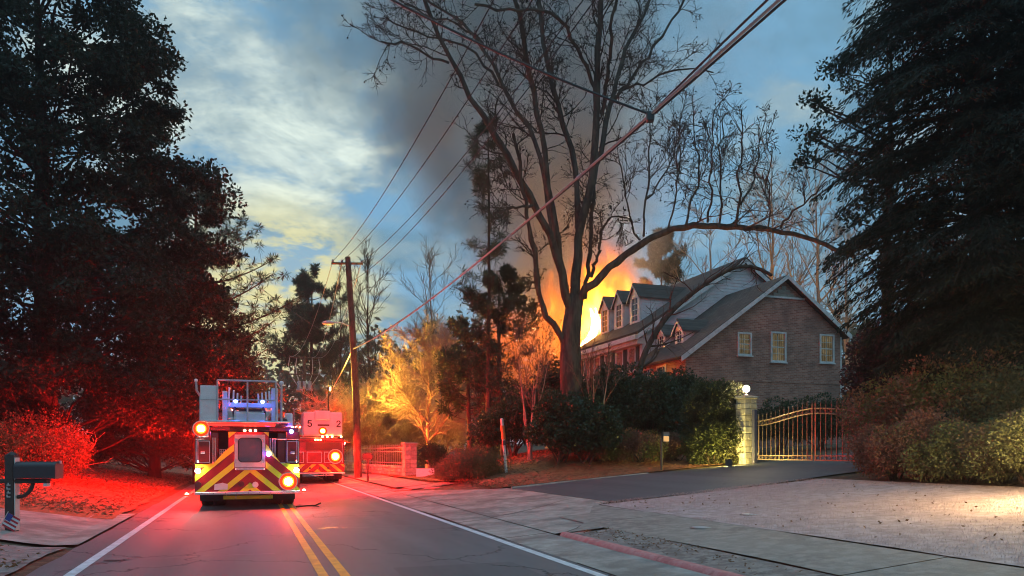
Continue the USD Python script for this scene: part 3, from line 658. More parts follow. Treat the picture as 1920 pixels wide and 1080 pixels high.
# turntable deck
obj('rear_beam', MB().box(-.46, .52, -.02, .5, 2.02, 2.13, .015), M['dark'], T1)
obj('deck', MB().box(-1.2, 1.25, .1, 8.0, 2.03, 2.12, .01), M['red'], T1)
for x in (-.085, .045, .17): obj('marker_lamp', sphere((x, -.035, 2.035), .032, .6), M['l_small_red'], T1)
obj('light_bar', MB().box(-1.0, .66, -.05, .1, 2.15, 2.215, .01), plain('red_lens', (.5, .01, .01), .15, emis=(1, .03, .02), strength=.12), T1)
ledge = obj('ledge_rail', MB().box(.58, .95, -.06, .0, 1.80, 1.835, .006), M['steel'], T1)
# basket
bk = obj('basket', MB().box(-1.0, 1.02, -.55, 1.1, 2.225, 2.27, .01), M['steel'], T1, label='open railed ladder basket above the tailboard')
def rail(pts, r=.022): obj('rail', MB().tube(pts, r, 8), M['galv'], bk)
rail([(-.72, -.52, 3.27), (.66, -.52, 3.27)]); rail([(-.72, -.52, 2.79), (.66, -.52, 2.79)], .018); rail([(-.02, -.54, 2.27), (-.02, -.54, 3.27)], .022)
rail([(-.72, -.52, 2.27), (-.72, -.52, 3.27)]); rail([(.66, -.52, 2.27), (.66, -.52, 3.27)]); rail([(.80, -.45, 2.27), (.80, -.45, 3.22)], .026)
rail([(-1.22, -.4, 3.22), (-1.20, -.4, 3.0), (-1.12, -.4, 2.86), (-1.12, -.4, 2.25)], .03); rail([(.66, -.52, 3.27), (.8, .9, 3.27)], .018); rail([(-.72, -.52, 3.27), (-.72, .9, 3.27)], .018)
obj('knob', sphere((-1.22, -.4, 3.25), .045), M['white'], bk); obj('knob', sphere((.80, -.45, 3.24), .06), M['white'], bk)
pl = obj('side_panel', MB().box(-1.12, -.73, -.5, -.46, 2.24, 3.13, .01), M['white'], bk)
obj('panel_seam', MB().box(-1.115, -.735, -.512, -.502, 2.775, 2.79), M['galv'], pl)
obj('front_panel', MB().box(-.3, .40, -.47, -.42, 2.26, 2.47, .01), M['white'], bk)
obj('cross_beam', MB().box(-.50, .56, -.30, -.02, 2.61, 2.73, .015), M['white'], bk)
for x0, x1, z1 in ((-.62, -.50, 3.02), (.56, .72, 3.12)): obj('upright', MB().box(x0, x1, -.3, -.2, 2.27, z1, .012), M['white'], bk)
for x in (-.36, .40): obj('bracket', MB().tube([(x - .05 * np.sign(x), -.35, 2.62), (x, -.38, 2.5), (x, -.38, 2.27)], .025, 6), M['dark'], bk)
for x in (-.30, .34): obj('basket_lamp', sphere((x, -.52, 2.75), .045, .6), M['l_blue'], bk)
obj('grille_slots', MB().box(-.22, .32, -.482, -.472, 2.50, 2.56), M['dark'], bk)
# ladder sections lying over the truck
lad = obj('ladder', MB().box(-.62, -.56, .9, 10.6, 2.55, 2.63).box(.56, .62, .9, 10.6, 2.55, 2.63).box(-.5, .5, .9, 10.6, 2.35, 2.42), M['white'], T1, label='white extension ladder lying over the truck')
for k, (x, s_) in enumerate(((-.47, 1), (-.37, 1), (-.28, 1), (-.19, 1), (.25, -1), (.35, -1), (.45, -1), (.54, -1))):
    zt = 3.14 - .05 * (k % 4 if s_ > 0 else 3 - k % 4)
    obj('ladder_rail', MB().tube([(x, -.05 + .3 * (k % 4), 2.73), (x + .012 * s_, .0 + .3 * (k % 4), zt)], .024, 6), M['white'], lad)
lt = MB()
for y in np.arange(1.2, 10.4, .35): lt.tube([(-.56, y, 2.6), (.56, y, 2.6)], .02, 6, False)
for x in (-.59, .59):
    lt.box(x - .02, x + .02, .9, 10.6, 3.02, 3.07)
    for y in np.arange(1.0, 10.2, .7): lt.tube([(x, y, 2.62), (x, y + .35, 3.04)], .015, 5, False).tube([(x, y + .35, 3.04), (x, y + .7, 2.62)], .015, 5, False)
obj('ladder_rungs', lt, M['white'], lad, kind='stuff')
# lamps of the nearer truck
lamp(T1, 'beacon', -1.12, -.10, 2.07, .185, M['l_red'])
lamp(T1, 'warning_lamp', .98, -.16, .72, .215, M['l_red_big'])
for x in (-1.20, 1.19): lamp(T1, 'tail_lamp', x, -.02, 1.01, .065, M['l_white'], False)
for x in (-1.19, -.17): obj('round_lens', MB().tube([(x, -.02, .66), (x, .02, .66)], .075, 20), M['maroon'], T1)
obj('tail_lens', MB().tube([(.17, -.02, .64), (.17, .02, .64)], .075, 20), M['white'], T1)
obj('blue_lamp', sphere((.49, -.05, 1.43), .06, .5), M['l_blue'], T1)
obj('blue_lamp', sphere((1.06, -.1, 2.02), .05, .5), M['l_blue'], T1)
obj('lime_plate', MB().box(-1.265, -.93, -.012, .0 + .018, 1.10, 1.17).box(.96, 1.26, -.012, .018, 1.10, 1.17), M['lime'], T1)
obj('tag_plate', MB().prism([(-.82, .52), (-.5, .53), (-.49, .66), (-.62, .70), (-.81, .66)], 'y', -.03, .01), M['white'], T1)
obj('hose_cap', sphere((.86, -.1, 2.25), .12, 1.), M['dark'], T1, smooth=True)
obj('turret_knob', MB().box(.9, 1.1, -.05, .3, 2.14, 2.5, .03), M['white'], T1)
obj('axle', MB().box(-.6, .6, 1.85, 2.15, .42, .62, .03), M['black'], T1)
obj('under_guard', MB().box(-.62, .62, .55, .62, .24, .34, .01), M['lime'], T1)
for x0 in (-1.23, .62): obj('mud_flap', MB().box(x0, x0 + .61, 1.35, 1.37, .16, .46), M['black'], T1)

def added_side_lamp(T, x, y, z, r=.11, mat='l_side', tilt=.5, length=.34):
    """a flat lamp added to redden the ground, tilted down below a visor"""
    o = np.sign(x); d = np.array([o * math.cos(tilt), 0, -math.sin(tilt)]); c = np.array([x + o * .06, y, z])
    k = obj('added_side_lamp', MB().tube([c - d * .09, c], r * 1.1, 18), M['steel'], T)
    obj('lens', MB().tube([c + d * .004, c + d * .010], r, 18), M[mat], k)
    obj('visor', MB().box(min(x, x + o * length), max(x, x + o * length), y - .2, y + .2, z + r * 1.0, z + r * 1.0 + .02), M['red'], k)  # plate added to keep the red light off the trees
for y in (4.2, 6.8, 9.2): added_side_lamp(T1, -1.27, y, 1.9, tilt=.36, length=.32)
for y in (7.4, 9.6): added_side_lamp(T1, 1.27, y, 1.9, mat='l_side_c', tilt=.3)
for x in (-1.24, 1.24):
    obj('handrail', MB().tube([(x, -.05, .62), (x, -.09, .66), (x, -.09, 1.0), (x, -.05, 1.04)] if False else [(x * .965, -.01, 1.22), (x * .965, -.07, 1.26), (x * .965, -.07, 1.74), (x * .965, -.01, 1.78)], .016, 6), M['steel'], T1)
for x in (-.31, .37):
    for z in (1.25, 1.78): obj('hinge', MB().box(x - .03, x + .03, -.062, -.046, z - .05, z + .05, .006), M['steel'], T1)
obj('door_handle', MB().tube([(.34, -.05, 1.5), (.34, -.1, 1.5), (.34, -.1, 1.62), (.34, -.05, 1.62)], .010, 6), M['steel'], T1)
for x0, x1 in ((-1.26, -.91), (.94, 1.26)):
    obj('locker_frame', frame_box(MB(), 'y', .028, x0 + .03, x1 - .03, 1.23, 1.75, .02, -.014), M['steel'], T1)
    obj('latch', MB().box((x0 + x1) / 2 - .05, (x0 + x1) / 2 + .05, .004, .02, 1.44, 1.50, .004), M['steel'], T1)
obj('hose_bundle', MB().tube([(.55 + .03 * math.sin(q * 2.2), .30, 1.22 + .05 * q) for q in range(9)], .035, 8), M['coat'], T1)
obj('tow_eye', MB().tube([(-.3, -.05, .36), (-.3, -.12, .33), (-.3, -.05, .30)], .018, 6), M['steel'], T1)
for x in np.linspace(-1.1, 1.1, 9): obj('step_rivet', MB().tube([(x, -.128, .437), (x, -.121, .437)], .012, 8), M['dark'], T1)
obj('beacon_bracket', MB().box(-1.22, -.95, -.05, .05, 1.86, 2.0, .01), M['steel'], T1)
def roof_bar(T, y, z, mat):  # unseen roof lamps, added to redden the cable and trees
    k = obj('added_roof_bar', MB().box(-.85, .85, y - .16, y + .16, z, z + .05, .01), M['steel'], T)
    for x in (-.6, -.2, .2, .6): obj('added_roof_lamp', sphere((x, y, z + .12), .075), mat, k, smooth=True)
M['l_roof'] = glow('lamp_roof_red', (1., .018, .010), 120.)
roof_bar(T1, 9.4, 2.9, M['l_roof'])
for x in (-1, 1):
    obj('mirror_arm', MB().tube([(x * 1.2, 10.6, 2.3), (x * 1.5, 10.5, 2.35)], .02, 6), M['steel'], T1)
    obj('mirror', MB().box(x * 1.5 - .09, x * 1.5 + .09, 10.45, 10.53, 1.9, 2.4, .02), M['dark'], T1)
T2x, T2y = R(37.0, 2.15)
T2 = thing('fire_truck', 'farther fire truck with a white basket marked 5 and 2', 'fire truck', (T2x, T2y, .0), DEG)
truck_common(T2, 11.4)
obj('rear_panel', MB().box(-1.27, 1.27, .02, .5, .55, 2.05, .03), M['red'], T2)
obj('rear_recess', MB().box(-.55, 1.1, -.0, .018, 1.6, 1.98), M['maroon'], T2)
chevrons(T2, sbox(-1.25, .56, 1.25, .92), .02, 0.)
obj('tailboard', MB().box(-1.27, 1.27, -.3, .3, .46, .53, .012), M['tread'], T2)
obj('bumper_step', MB().box(-.2, .75, -.36, -.31, .38, .42, .01), M['white'], T2)
obj('deck', MB().box(-1.25, 1.25, -.05, 8.3, 2.06, 2.16, .01), M['red'], T2)
b2k = obj('basket', MB().box(-.72, 1.08, -.8, .9, 2.28, 3.40, .05), M['white'], T2, label='white closed ladder basket with black numerals 5 and 2')
obj('top_box', MB().box(-.2, .52, -.86, -.1, 3.02, 3.46, .03), M['white'], b2k)
obj('basket_slot', MB().box(-.06, .48, -.815, -.80, 2.74, 2.82), M['maroon'], b2k)
for ch_, x in (('5', -.56), ('2', .76)):
    tmh = meshkit.text_mesh(ch_, .30, .012, True); v = np.array(tmh.vertices); v = np.stack([v[:, 0] + x, -.803 - v[:, 2], v[:, 1] + 2.70], 1)
    obj('numeral', (v, np.array(tmh.faces)), M['digit'], b2k, label=f'black numeral {ch_}')
obj('basket_post', MB().tube([(-1.1, -.3, 2.16), (-1.1, -.3, 3.5), (-.95, -.3, 3.55)], .03, 6), M['galv'], T2)
bm = MB()
for x in (-.45, .45):
    bm.box(x - .03, x + .03, .9, 10.8, 2.5, 2.58).box(x - .03, x + .03, .9, 10.8, 3.0, 3.06)
    for y in np.arange(1, 10.4, .8): bm.tube([(x, y, 2.55), (x, y + .4, 3.02), (x, y + .8, 2.55)], .018, 5, False)
for y in np.arange(1, 10.6, .4): bm.tube([(-.45, y, 2.55), (.45, y, 2.55)], .02, 5, False)
obj('ladder', bm, M['white'], T2)
roof_bar(T2, 9.8, 2.9, M['l_roof'])
for x in (-1.18, 1.18): obj('handrail', MB().tube([(x, .0, 1.0), (x, -.07, 1.05), (x, -.07, 1.9), (x, .0, 1.95)], .018, 6), M['steel'], T2)
for x0, x1 in ((-1.2, -.62), (-.5, .2), (.3, .62)): obj('rear_locker', frame_box(MB(), 'y', .016, x0 + .03, x1 - .03, 1.02, 1.5, .022, -.014), M['steel'], T2)
for x in (-1.1, -.35, .1, .5): obj('tail_lens', MB().tube([(x, -.01, .74), (x, .018, .74)], .05, 14), M['maroon'], T2)
obj('hose_bed_rail', MB().tube([(-.8, -.02, 2.2), (.95, -.02, 2.2)], .03, 8), M['steel'], T2)
for x in (-1.05, 1.05): obj('mud_flap', MB().box(x - .25, x + .25, 1.3, 1.32, .15, .5), M['black'], T2)
lamp(T2, 'beacon', .16, -.93, 2.50, .20, M['l_red_big'])
lamp(T2, 'warning_lamp', .83, -.12, 1.30, .32, M['l_red_big'])
for x in (-.1, .02, .14): obj('marker_lamp', sphere((x, -.08, 2.10), .04, .6), M['l_amber'], T2)
for x in (.16, .38, .6, 1.02): obj('deck_lamp', sphere((x, -.85, 2.24), .05, .6), M['l_amber'], T2)
for y in (.7, 3.6): added_side_lamp(T2, 1.275, y, 1.9, mat='l_side_b')
for x in (-1.13, -.9): obj('deck_lamp', sphere((x, -.1, 2.24), .045, .6), M['l_amber'], T2)
obj('blue_lamp', sphere((-1.15, -.1, 2.05), .05, .6), M['l_blue'], T2)
sc = obj('scene_lamp', MB().box(.94, 1.08, 4.93, 5.17, 4.9, 5.08, .02).tube([(1., 5.05, 2.1), (1., 5.05, 4.9)], .03, 8), M['dark'], T2, label='light mast raised above the farther truck')
obj('scene_lamp_glass', MB().box(1.082, 1.092, 4.95, 5.15, 4.92, 5.06), M['l_scene'], sc)
obj('scene_lamp_shield', MB().box(1.0, 1.24, 4.9, 5.2, 4.88, 4.895), M['dark'], sc)  # plate added below the lamp to keep its light off the fence

# small red lamps left glowing on the road beside the trucks
for (px, py), l in (((350, 927), 'small red warning light on the white edge line left of the fire truck'), ((570, 919), 'small red warning light on the road right of the nearer fire truck')):
    p = hit(px, py + 3); fl = thing('warning_light', l, 'warning light', p + [0, 0, .0], DEG)
    obj('puck', MB().tube([(0, 0, .0), (0, 0, .05)], .075, 16), M['orange'], fl); obj('glowing_dome', sphere((0, 0, .06), .055, sz_=.9), M['l_small_red'], fl)
p = hit(575, 952); db = thing('fallen_branch', 'small dark broken branch lying on the road behind the fire truck', 'branch', p, 10)
obj('stick', MB().tube([(-.28, 0, .03), (.0, .02, .05), (.22, -.02, .06), (.36, .05, .12)], .022, 6), M['bark_dark'], db)
obj('side_twig', MB().tube([(.1, 0, .05), (.25, .12, .03), (.30, .2, .02)], .012, 5), M['bark_dark'], db)
# ------------------------------------------------------------------ poles and wires
def sag(a, b, s, n=28):
    a, b = np.array(a, float), np.array(b, float); t = np.linspace(0, 1, n)[:, None]
    p = a * (1 - t) + b * t; p[:, 2] -= 4 * s * (t * (1 - t))[:, 0]; return p
def wire(name, pts, r, mat, label, cat='power line', group=None):
    pts = np.asarray(pts); o = pts[0].copy()
    w = thing(name, label, cat, o, group=group)
    obj('wire', MB().tube(pts - o, r, 6), mat, w)
pb = hit(672, 897); PY = pb[1]
top = at(652, 482, PY)
PO = thing('utility_pole', 'tall leaning wooden utility pole with crossarm beside the farther fire truck', 'utility pole', pb)
loc = lambda p: np.asarray(p) - pb
obj('pole', MB().tube([(0, 0, -.2), loc(at(668, 760, PY)), loc(at(660, 600, PY)), loc(top)], [.20, .185, .165, .14], 14), M['pole_wood'], PO, smooth=40)
ca = at(652, 494, PY)
arm = obj('crossarm', MB().tube([loc(ca) - np.array([*N, 0]) * .85 + [0, 0, -.06], loc(ca) + np.array([*N, 0]) * .80 + [0, 0, .06]], .065, 4), M['pole_wood'], PO)
tips = [np.array([*(ca[:2] + N * q), ca[2] + .12 + q * .07]) for q in (-.78, -.3, .74)]
for q in tips: obj('insulator', MB().tube([loc(q) - [0, 0, .08], loc(q), loc(q) + [0, 0, .08]], [.05, .07, .04], 8), M['porcelain'], arm)
for q in (-.5, .5): obj('brace', MB().tube([loc(ca) + np.array([*(N * q), -.04]), loc(at(654, 515, PY))], .018, 5), M['galv'], PO)
la = at(657, 612, PY)
lamp_arm = obj('lamp_arm', MB().tube([loc(la), loc(la) + np.array([*(-N * .5), .18]), loc(la) + np.array([*(-N * 1.0), .14])], .03, 6), M['galv'], PO)
obj('lamp_head', sphere(loc(la) + np.array([*(-N * 1.15), .12]), .34, .5, sz_=.34), M['pale_plastic'], lamp_arm, smooth=True)
# second pole far along the road
p2 = np.array([*R(78., 4.3), float(gz(78., 4.3))]); P2o = thing('utility_pole', 'distant utility pole with double crossarms and transformers above the farther truck', 'utility pole', p2)
obj('pole', MB().tube([(0, 0, -.2), (0, 0, 11.2)], [.2, .14], 10), M['pole_wood'], P2o)
for z in (11.0, 9.3):
    obj('crossarm', MB().tube([np.array([*(-N * 1.5), z]), np.array([*(N * 1.5), z])], .07, 4), M['pole_wood'], P2o)
for q in (-1.4, -.75, .75, 1.4):
    obj('riser', MB().tube([np.array([*(N * q), 11.0]), np.array([*(N * q * 1.1), 10.2]), np.array([*(N * q), 9.3]), np.array([*(N * q * .35), 7.9])], .035, 5), M['galv'], P2o)
obj('platform', MB().tube([np.array([*(-N * .8), 7.75]), np.array([*(N * .8), 7.75])], .10, 4), M['galv'], P2o)
for q in (-.5, 0., .5): obj('transformer', MB().tube([np.array([*(N * q - U * .3), 7.85]), np.array([*(N * q - U * .3), 8.6])], .19, 12), M['galv'], P2o)
sN = -5.
ends = [np.array([*R(sN, 4.3 + q), 11.3]) for q in (-.75, .1, .95)]
wl = ['left power wire', 'middle power wire', 'right power wire']
for q, (a_, b_) in enumerate(zip(tips, ends)):
    wire('power_line', sag(a_, b_, 1.45), .013, M['wire'], f'{("leftmost", "middle", "rightmost")[q]} of the three thin black wires climbing from the pole crossarm')
neu = at(655, 530, PY); wire('power_line', sag(neu, np.array([*R(sN, 4.5), 10.0]), 1.5), .012, M['wire'], 'thin wire from the pole just below its crossarm, lowest of the upper wires')
cm = at(661, 655, PY)
cab1 = sag(cm, np.array([*R(sN, 4.15), 6.55]), .75, 40)
wire('cable', cab1, .019, M['cable'], 'thick communication cable lit red running from mid pole over the driveway', 'cable')
wire('cable', sag(cm + [0, 0, .05], np.array([*R(sN, 4.33), 6.62]), .74, 40), .016, M['wire'], 'thinner black cable hung close beside the red lit cable', 'cable')
for q, tp in enumerate(tips):
    e = p2 + np.array([*(N * (-1.4, .75, 1.4)[q]), 11.1]); wire('power_line', sag(tp, e, 1.5), .014, M['cable'], f'{("left", "middle", "right")[q]} wire dropping from the near pole to the distant pole')
wire('cable', sag(cm, p2 + [0, 0, 6.2], 1.3), .03, M['cable'], 'pale cable descending behind the pole to the farther truck', 'cable')
k = np.argmin(np.abs(960 + F * cab1[:, 0] / cab1[:, 1] - 1257)); tap = cab1[k]
wire('service_wire', sag(at(600, -75, tap[1] * .98), tap, .12), .016, M['wire'], 'black service wire crossing in front of the bare tree to a splice', 'cable')
cw = stage.GetPrimAtPath('/World/cable')
for q in range(4, 38, 3):
    a_, b_ = cab1[q], cab1[q + 1]; dd = (b_ - a_) / np.linalg.norm(b_ - a_)
    obj('lashing_clamp', MB().tube([a_ - cab1[0] - dd * .06, a_ - cab1[0] + dd * .06], .028, 8), M['galv'], cw)
sp = thing('splice_box', 'small black splice clip where the service wire meets the cable', 'cable clip', tap)
obj('clip_body', MB().box(-.05, .05, -.05, .05, -.10, .03, .01), M['wire'], sp); obj('clip_bolt', MB().tube([(0, 0, .03), (0, 0, .09)], .012, 6), M['galv'], sp)
wire('service_wire', sag(tap, cab1[min(k + 5, 39)] + [0, 0, .12], -.05), .014, M['wire'], 'short black jumper wire rising right from the splice along the cable', 'cable')
wire('service_wire', sag(at(385, 455, 31), at(640, 640, 50), .3), .014, M['wire'], 'thin wire leaving the left pine and crossing the open sky', 'cable')

# ------------------------------------------------------------------ gate, pillar, lamps
gA = np.array([*R(22.4, 15.75), 0.]); gA[2] = gz(22.4, 15.75)
PI_ = thing('gate_pillar', 'square pale stone gate pillar with a flat cap', 'pillar', gA, DEG)
W_ = .52; HP = 2.36
obj('core', MB().box(.02, W_ - .02, .02, W_ - .02, -.1, HP), M['mortar'], PI_)
rp = np.random.default_rng(3); z = 0.0; k = 0
while z < HP - .03:
    h = min(rp.choice([.16, .20, .24]), HP - z); cut = rp.uniform(.3, .7)
    for x0, x1 in ((0, cut), (cut, 1)):
        a0, a1 = x0 * W_ + .006, x1 * W_ - .006
        pr = rp.uniform(.0, .022, 4)
        obj('stone', MB().box(a0, a1, -pr[0], .05, z + .007, z + h - .007, .012), M['stone'][rp.integers(3)], PI_)
        obj('stone', MB().box(-pr[1], .05, a0, a1, z + .007, z + h - .007, .012), M['stone'][rp.integers(3)], PI_)
    obj('stone', MB().box(W_ - .05, W_ + pr[2], .006, W_ - .006, z + .007, z + h - .007, .012), M['stone'][rp.integers(3)], PI_)
    obj('stone', MB().box(.06, W_ - .06, W_ - .05, W_ + pr[3], z + .007, z + h - .007, .012), M['stone'][rp.integers(3)], PI_)
    z += h; k += 1
obj('cap', MB().box(-.05, W_ + .05, -.05, W_ + .05, HP, HP + .10, .02), M['stone'][1], PI_)
lp = thing('pillar_lamp', 'glowing round globe lamp on top of the stone gate pillar', 'lamp', gA + np.array([*(N * W_ / 2 + U * W_ / 2), HP + .10]), DEG)
obj('lamp_base', MB().tube([(0, 0, 0), (0, 0, .05), (0, 0, .07), (0, 0, .16)], [.10, .09, .03, .03], 12), M['black_iron'], lp)
obj('globe', sphere((0, 0, .27), .12), M['l_gate'], lp, smooth=True)
hp = thing('gate_post', 'dark steel hinge post beside the stone gate pillar', 'post', gA + np.array([*(N * .30 - U * .16), 0.]), DEG)
obj('post', MB().box(-.07, .07, -.07, .07, -.1, 1.95, .01), plain('dark_blue_steel', (.06, .06, .11), .5), hp)
obj('actuator', MB().tube([(.1, -.08, .35), (.05, -.22, .62)], .035, 8), M['galv'], hp)
def gate_leaf(label, s0, s1, t0, t1, rising):
    a, b = R(s0, t0), R(s1, t1); L = np.linalg.norm(b - a); rot = math.degrees(math.atan2(*(b - a)[::-1])); z0 = float(gz(s0, t0))
    g_ = thing('gate_leaf', label, 'gate', (*a, z0 + .10), rot)
    def topz(x): q = x / L if rising else 1 - x / L; return 1.42 + .29 * sst(0, 1, q)
    xs = np.linspace(0, L, 15)
    for dz in (0., -.16): obj('rail', MB().tube([(x, 0, topz(x) + dz) for x in xs], .022, 6), M['iron'], g_)
    for z in (.06, .20): obj('rail', MB().box(0, L, -.018, .018, z - .018, z + .018), M['iron'], g_)
    n = 13
    for q in range(n):
        x = .05 + (L - .1) * q / (n - 1); e = q in (0, n - 1)
        bar = obj('bar', MB().box(x - (.028 if e else .013), x + (.028 if e else .013), -.013, .013, .05, topz(x) + .16), M['iron'], g_)
        obj('spear_tip', MB().tube([(x, 0, topz(x) + .16), (x, 0, topz(x) + .19), (x, 0, topz(x) + .27)], [.012, .026, .003], 6), M['iron'], bar)
        if q < n - 1:
            xc = x + (L - .1) / (n - 1) / 2; th = np.linspace(0, 2 * np.pi, 11)
            for zc in (topz(xc) - .08, .13):
                obj('ring', MB().tube(np.stack([xc + .058 * np.cos(th), th * 0, zc + .058 * np.sin(th)], 1), .010, 5, False), M['iron'], g_)
    return g_
gate_leaf('left leaf of the iron driveway gate, hung beside the stone pillar', 22.05, 19.25, 16.05, 16.0, True)
gate_leaf('right leaf of the iron driveway gate, reaching into the shrubs', 19.2, 16.4, 16.0, 16.05, False)
# garden uplight at the foot of the pillar
ug = np.array([*R(22.0, 14.75), float(gz(22.0, 14.75))]); UL = thing('garden_uplight', 'small garden spotlight on the ground lighting the hedge yellow green', 'garden light', ug)
td = np.array([.05, .5, .85]); td = td / np.linalg.norm(td)
obj('stake', MB().tube([(0, 0, -.1), (0, 0, .12)], .02, 6), M['black_iron'], UL)
obj('housing', MB().tube([np.array([0, 0, .14]) - td * .07, np.array([0, 0, .14]) + td * .02], [.05, .07], 14, False), M['black_iron'], UL)
obj('bulb', sphere(np.array([0, 0, .15]) + td * .03, .03), M['l_uplight'], UL)
obj('added_hood', MB().box(-.12, .12, -.13, -.115, .02, .27), M['black_iron'], UL)  # plate added to hide the bulb and shade the driveway
# lantern post by the drive
lb = hit(1240, 884); LPst = thing('lantern_post', 'thin black post with a small warm box lantern beside the driveway', 'lantern', lb)
hL = 72 * lb[1] / F
obj('post', MB().box(-.035, .035, -.035, .035, -.1, hL * .86, .006), M['mail_black'], LPst)
obj('bracket', MB().box(.03, .15, -.02, .02, hL * .78, hL * .82), M['mail_black'], LPst)
bx = obj('lantern_box', frame_box(MB(), 'y', -.10, .06, .26, hL * .78, hL * 1.02, .018, .26), M['mail_black'], LPst)
obj('lit_panel', MB().box(.06, .26, -.02, .0, hL * .78, hL * .92), glow('lantern_panel', (1., .55, .20), .05), bx)
obj('upper_panel', MB().box(.06, .26, -.02, .0, hL * .925, hL * 1.02), M['pale_plastic'], bx)
# street lamp just beyond the right edge whose light reaches the lawn
sl0 = np.array([*R(8.0, 10.6), 0.]); sl0[2] = gz(8.0, 10.6)
SLp = thing('garden_lamp', 'low garden lamp post on the lawn at far right', 'lamp', sl0)
obj('post', MB().tube([(0, 0, -.1), (0, 0, 1.1)], [.05, .04], 10), M['black_iron'], SLp)
obj('globe', sphere((0, 0, 1.2), .10), glow('garden_lamp_globe', (1., .70, .30), 85.), SLp, smooth=True)
obj('cap', MB().tube([(0, 0, 1.32), (0, 0, 1.40)], [.14, .03], 12), M['black_iron'], SLp)

# ------------------------------------------------------------------ mailboxes, marker, board, fence
mbp = hit(22, 998); k_ = mbp[1] / F
MBX = thing('mailbox', 'dark mailbox on a braced wooden post at left by the drive', 'mailbox', mbp)
obj('post', MB().box(-.075, .075, -.075, .075, -.1, 146 * k_, .012).tube([(0, 0, 146 * k_), (0, 0, 152 * k_)], [.09, .01], 4), M['mail_post'], MBX)
obj('beam', MB().box(-.17, .62, -.06, .06, 92 * k_, 100 * k_, .01), M['mail_post'], MBX)
th = np.linspace(0, np.pi / 2, 9)
obj('brace', MB().tube([(.10 + .26 * math.sin(q), 0, 66 * k_ + .26 * (1 - math.cos(q))) for q in th], .032, 8), M['mail_post'], MBX)
w_, h0, h1 = .11, 101 * k_, 133 * k_ - .09
arc = [(-w_, h0)] + [(-w_ * math.cos(q), h1 + .085 * math.sin(q)) for q in np.linspace(0, np.pi, 11)] + [(w_, h0)]
bx = obj('box', MB().prism(arc, 'x', .10, .78), M['mail_black'], MBX)
obj('door', MB().prism([(a_ * 1.05, b_ + (.006 if b_ > h1 else -.004)) for a_, b_ in arc], 'x', .782, .80), M['mail_black'], bx)
obj('latch', MB().box(.80, .83, -.015, .015, h1 + .05, h1 + .10), M['galv'], bx)
obj('support_block', MB().box(.56, .62, -.05, .05, 86 * k_, 92 * k_), M['board'], MBX)
dg = MB()
for q, zz_ in enumerate(np.linspace(66, 88, 4)):       # worn vertical lettering on the post, too worn to read
    dg.box(-.035, .03, -.079, -.0765, zz_ * k_, zz_ * k_ + .014).box(-.035 + .02 * (q % 2), -.02 + .02 * (q % 2), -.079, -.0765, zz_ * k_ + .015, zz_ * k_ + .045)
obj('worn_lettering', dg, M['pale_plastic'], MBX, kind='stuff')
obj('corner_trim', MB().box(.078, .095, -.06, .06, 4 * k_, 140 * k_), M['pale_plastic'], MBX)
fp = mbp + np.array([-.02, -.16, .0]); FL = thing('small_flag', 'small striped flag on a stick leaning on the mailbox post', 'flag', fp)
obj('stick', MB().tube([(-.13, 0, .0), (.07, 0, .36)], .007, 5), M['pale_plastic'], FL)
dv, nv = np.array([.2, 0, .36]) / np.linalg.norm([.2, 0, .36]), np.array([-.36, 0, .2]) / np.linalg.norm([.2, 0, .36])
def flag_quad(a0, a1, b0, b1, y):
    o = np.array([-.13, y, 0.]); p_ = [o + dv * a + nv * b for a, b in ((a0, b0), (a1, b0), (a1, b1), (a0, b1))]
    return MB().add(p_ + [q + [0, .003, 0] for q in p_], [(0, 1, 2, 3), (7, 6, 5, 4), (0, 4, 5, 1), (1, 5, 6, 2), (2, 6, 7, 3), (3, 7, 4, 0)])
for q in range(7): obj('stripe', flag_quad(.40 - .034 * (q + 1), .40 - .034 * q - .001, -.02 + .0, -.24, -.004), M['flag_red'] if q % 2 == 0 else M['white'], FL)
obj('canton', flag_quad(.28, .40, -.02, -.11, -.012), M['flag_blue'], FL)

mp = hit(690, 903); m2 = thing('mailbox', 'small dark mailbox on a post in front of the utility pole', 'mailbox', mp); kk = mp[1] / F
obj('post', MB().box(-.05, .05, -.05, .05, -.1, 44 * kk), M['mail_black'], m2)
obj('box', MB().prism([(-.24, 42 * kk)] + [(-.24 * math.cos(q), 50 * kk + .1 * math.sin(q)) for q in np.linspace(0, np.pi, 9)] + [(.24, 42 * kk)], 'y', -.12, .12), M['mail_black'], m2)

mk = hit(950, 888); kk = mk[1] / F
MK = thing('marker_post', 'slim pale utility marker post with an orange sleeve on the red lit bank', 'marker post', mk)
obj('post', MB().tube([(0, 0, -.1), (-9 * kk, 0, 100 * kk)], .055, 12), M['pale_plastic'], MK)
obj('orange_sleeve', MB().tube([(-5.6 * kk, -.0, 64 * kk), (-8.1 * kk, 0, 90 * kk)], .075, 12), M['orange'], MK)
obj('dark_band', MB().tube([(-4.6 * kk, 0, 53 * kk), (-5.5 * kk, 0, 62 * kk)], .078, 12), M['mail_black'], MK)
obj('cap', sphere((-9 * kk, 0, 101 * kk), .06), M['pale_plastic'], MK)
bd = hit(797, 895); kk = bd[1] / F
BD = thing('leaning_board', 'pale rectangular board leaning at the foot of the fence pillar', 'board', bd, 8, pitch=-16)
obj('panel', MB().box(-.40, .42, -.02, .0, .02, 17 * kk, .004), M['board'], BD); obj('back_batten', MB().box(-.3, .3, .002, .03, .1, .15), M['mail_post'], BD)

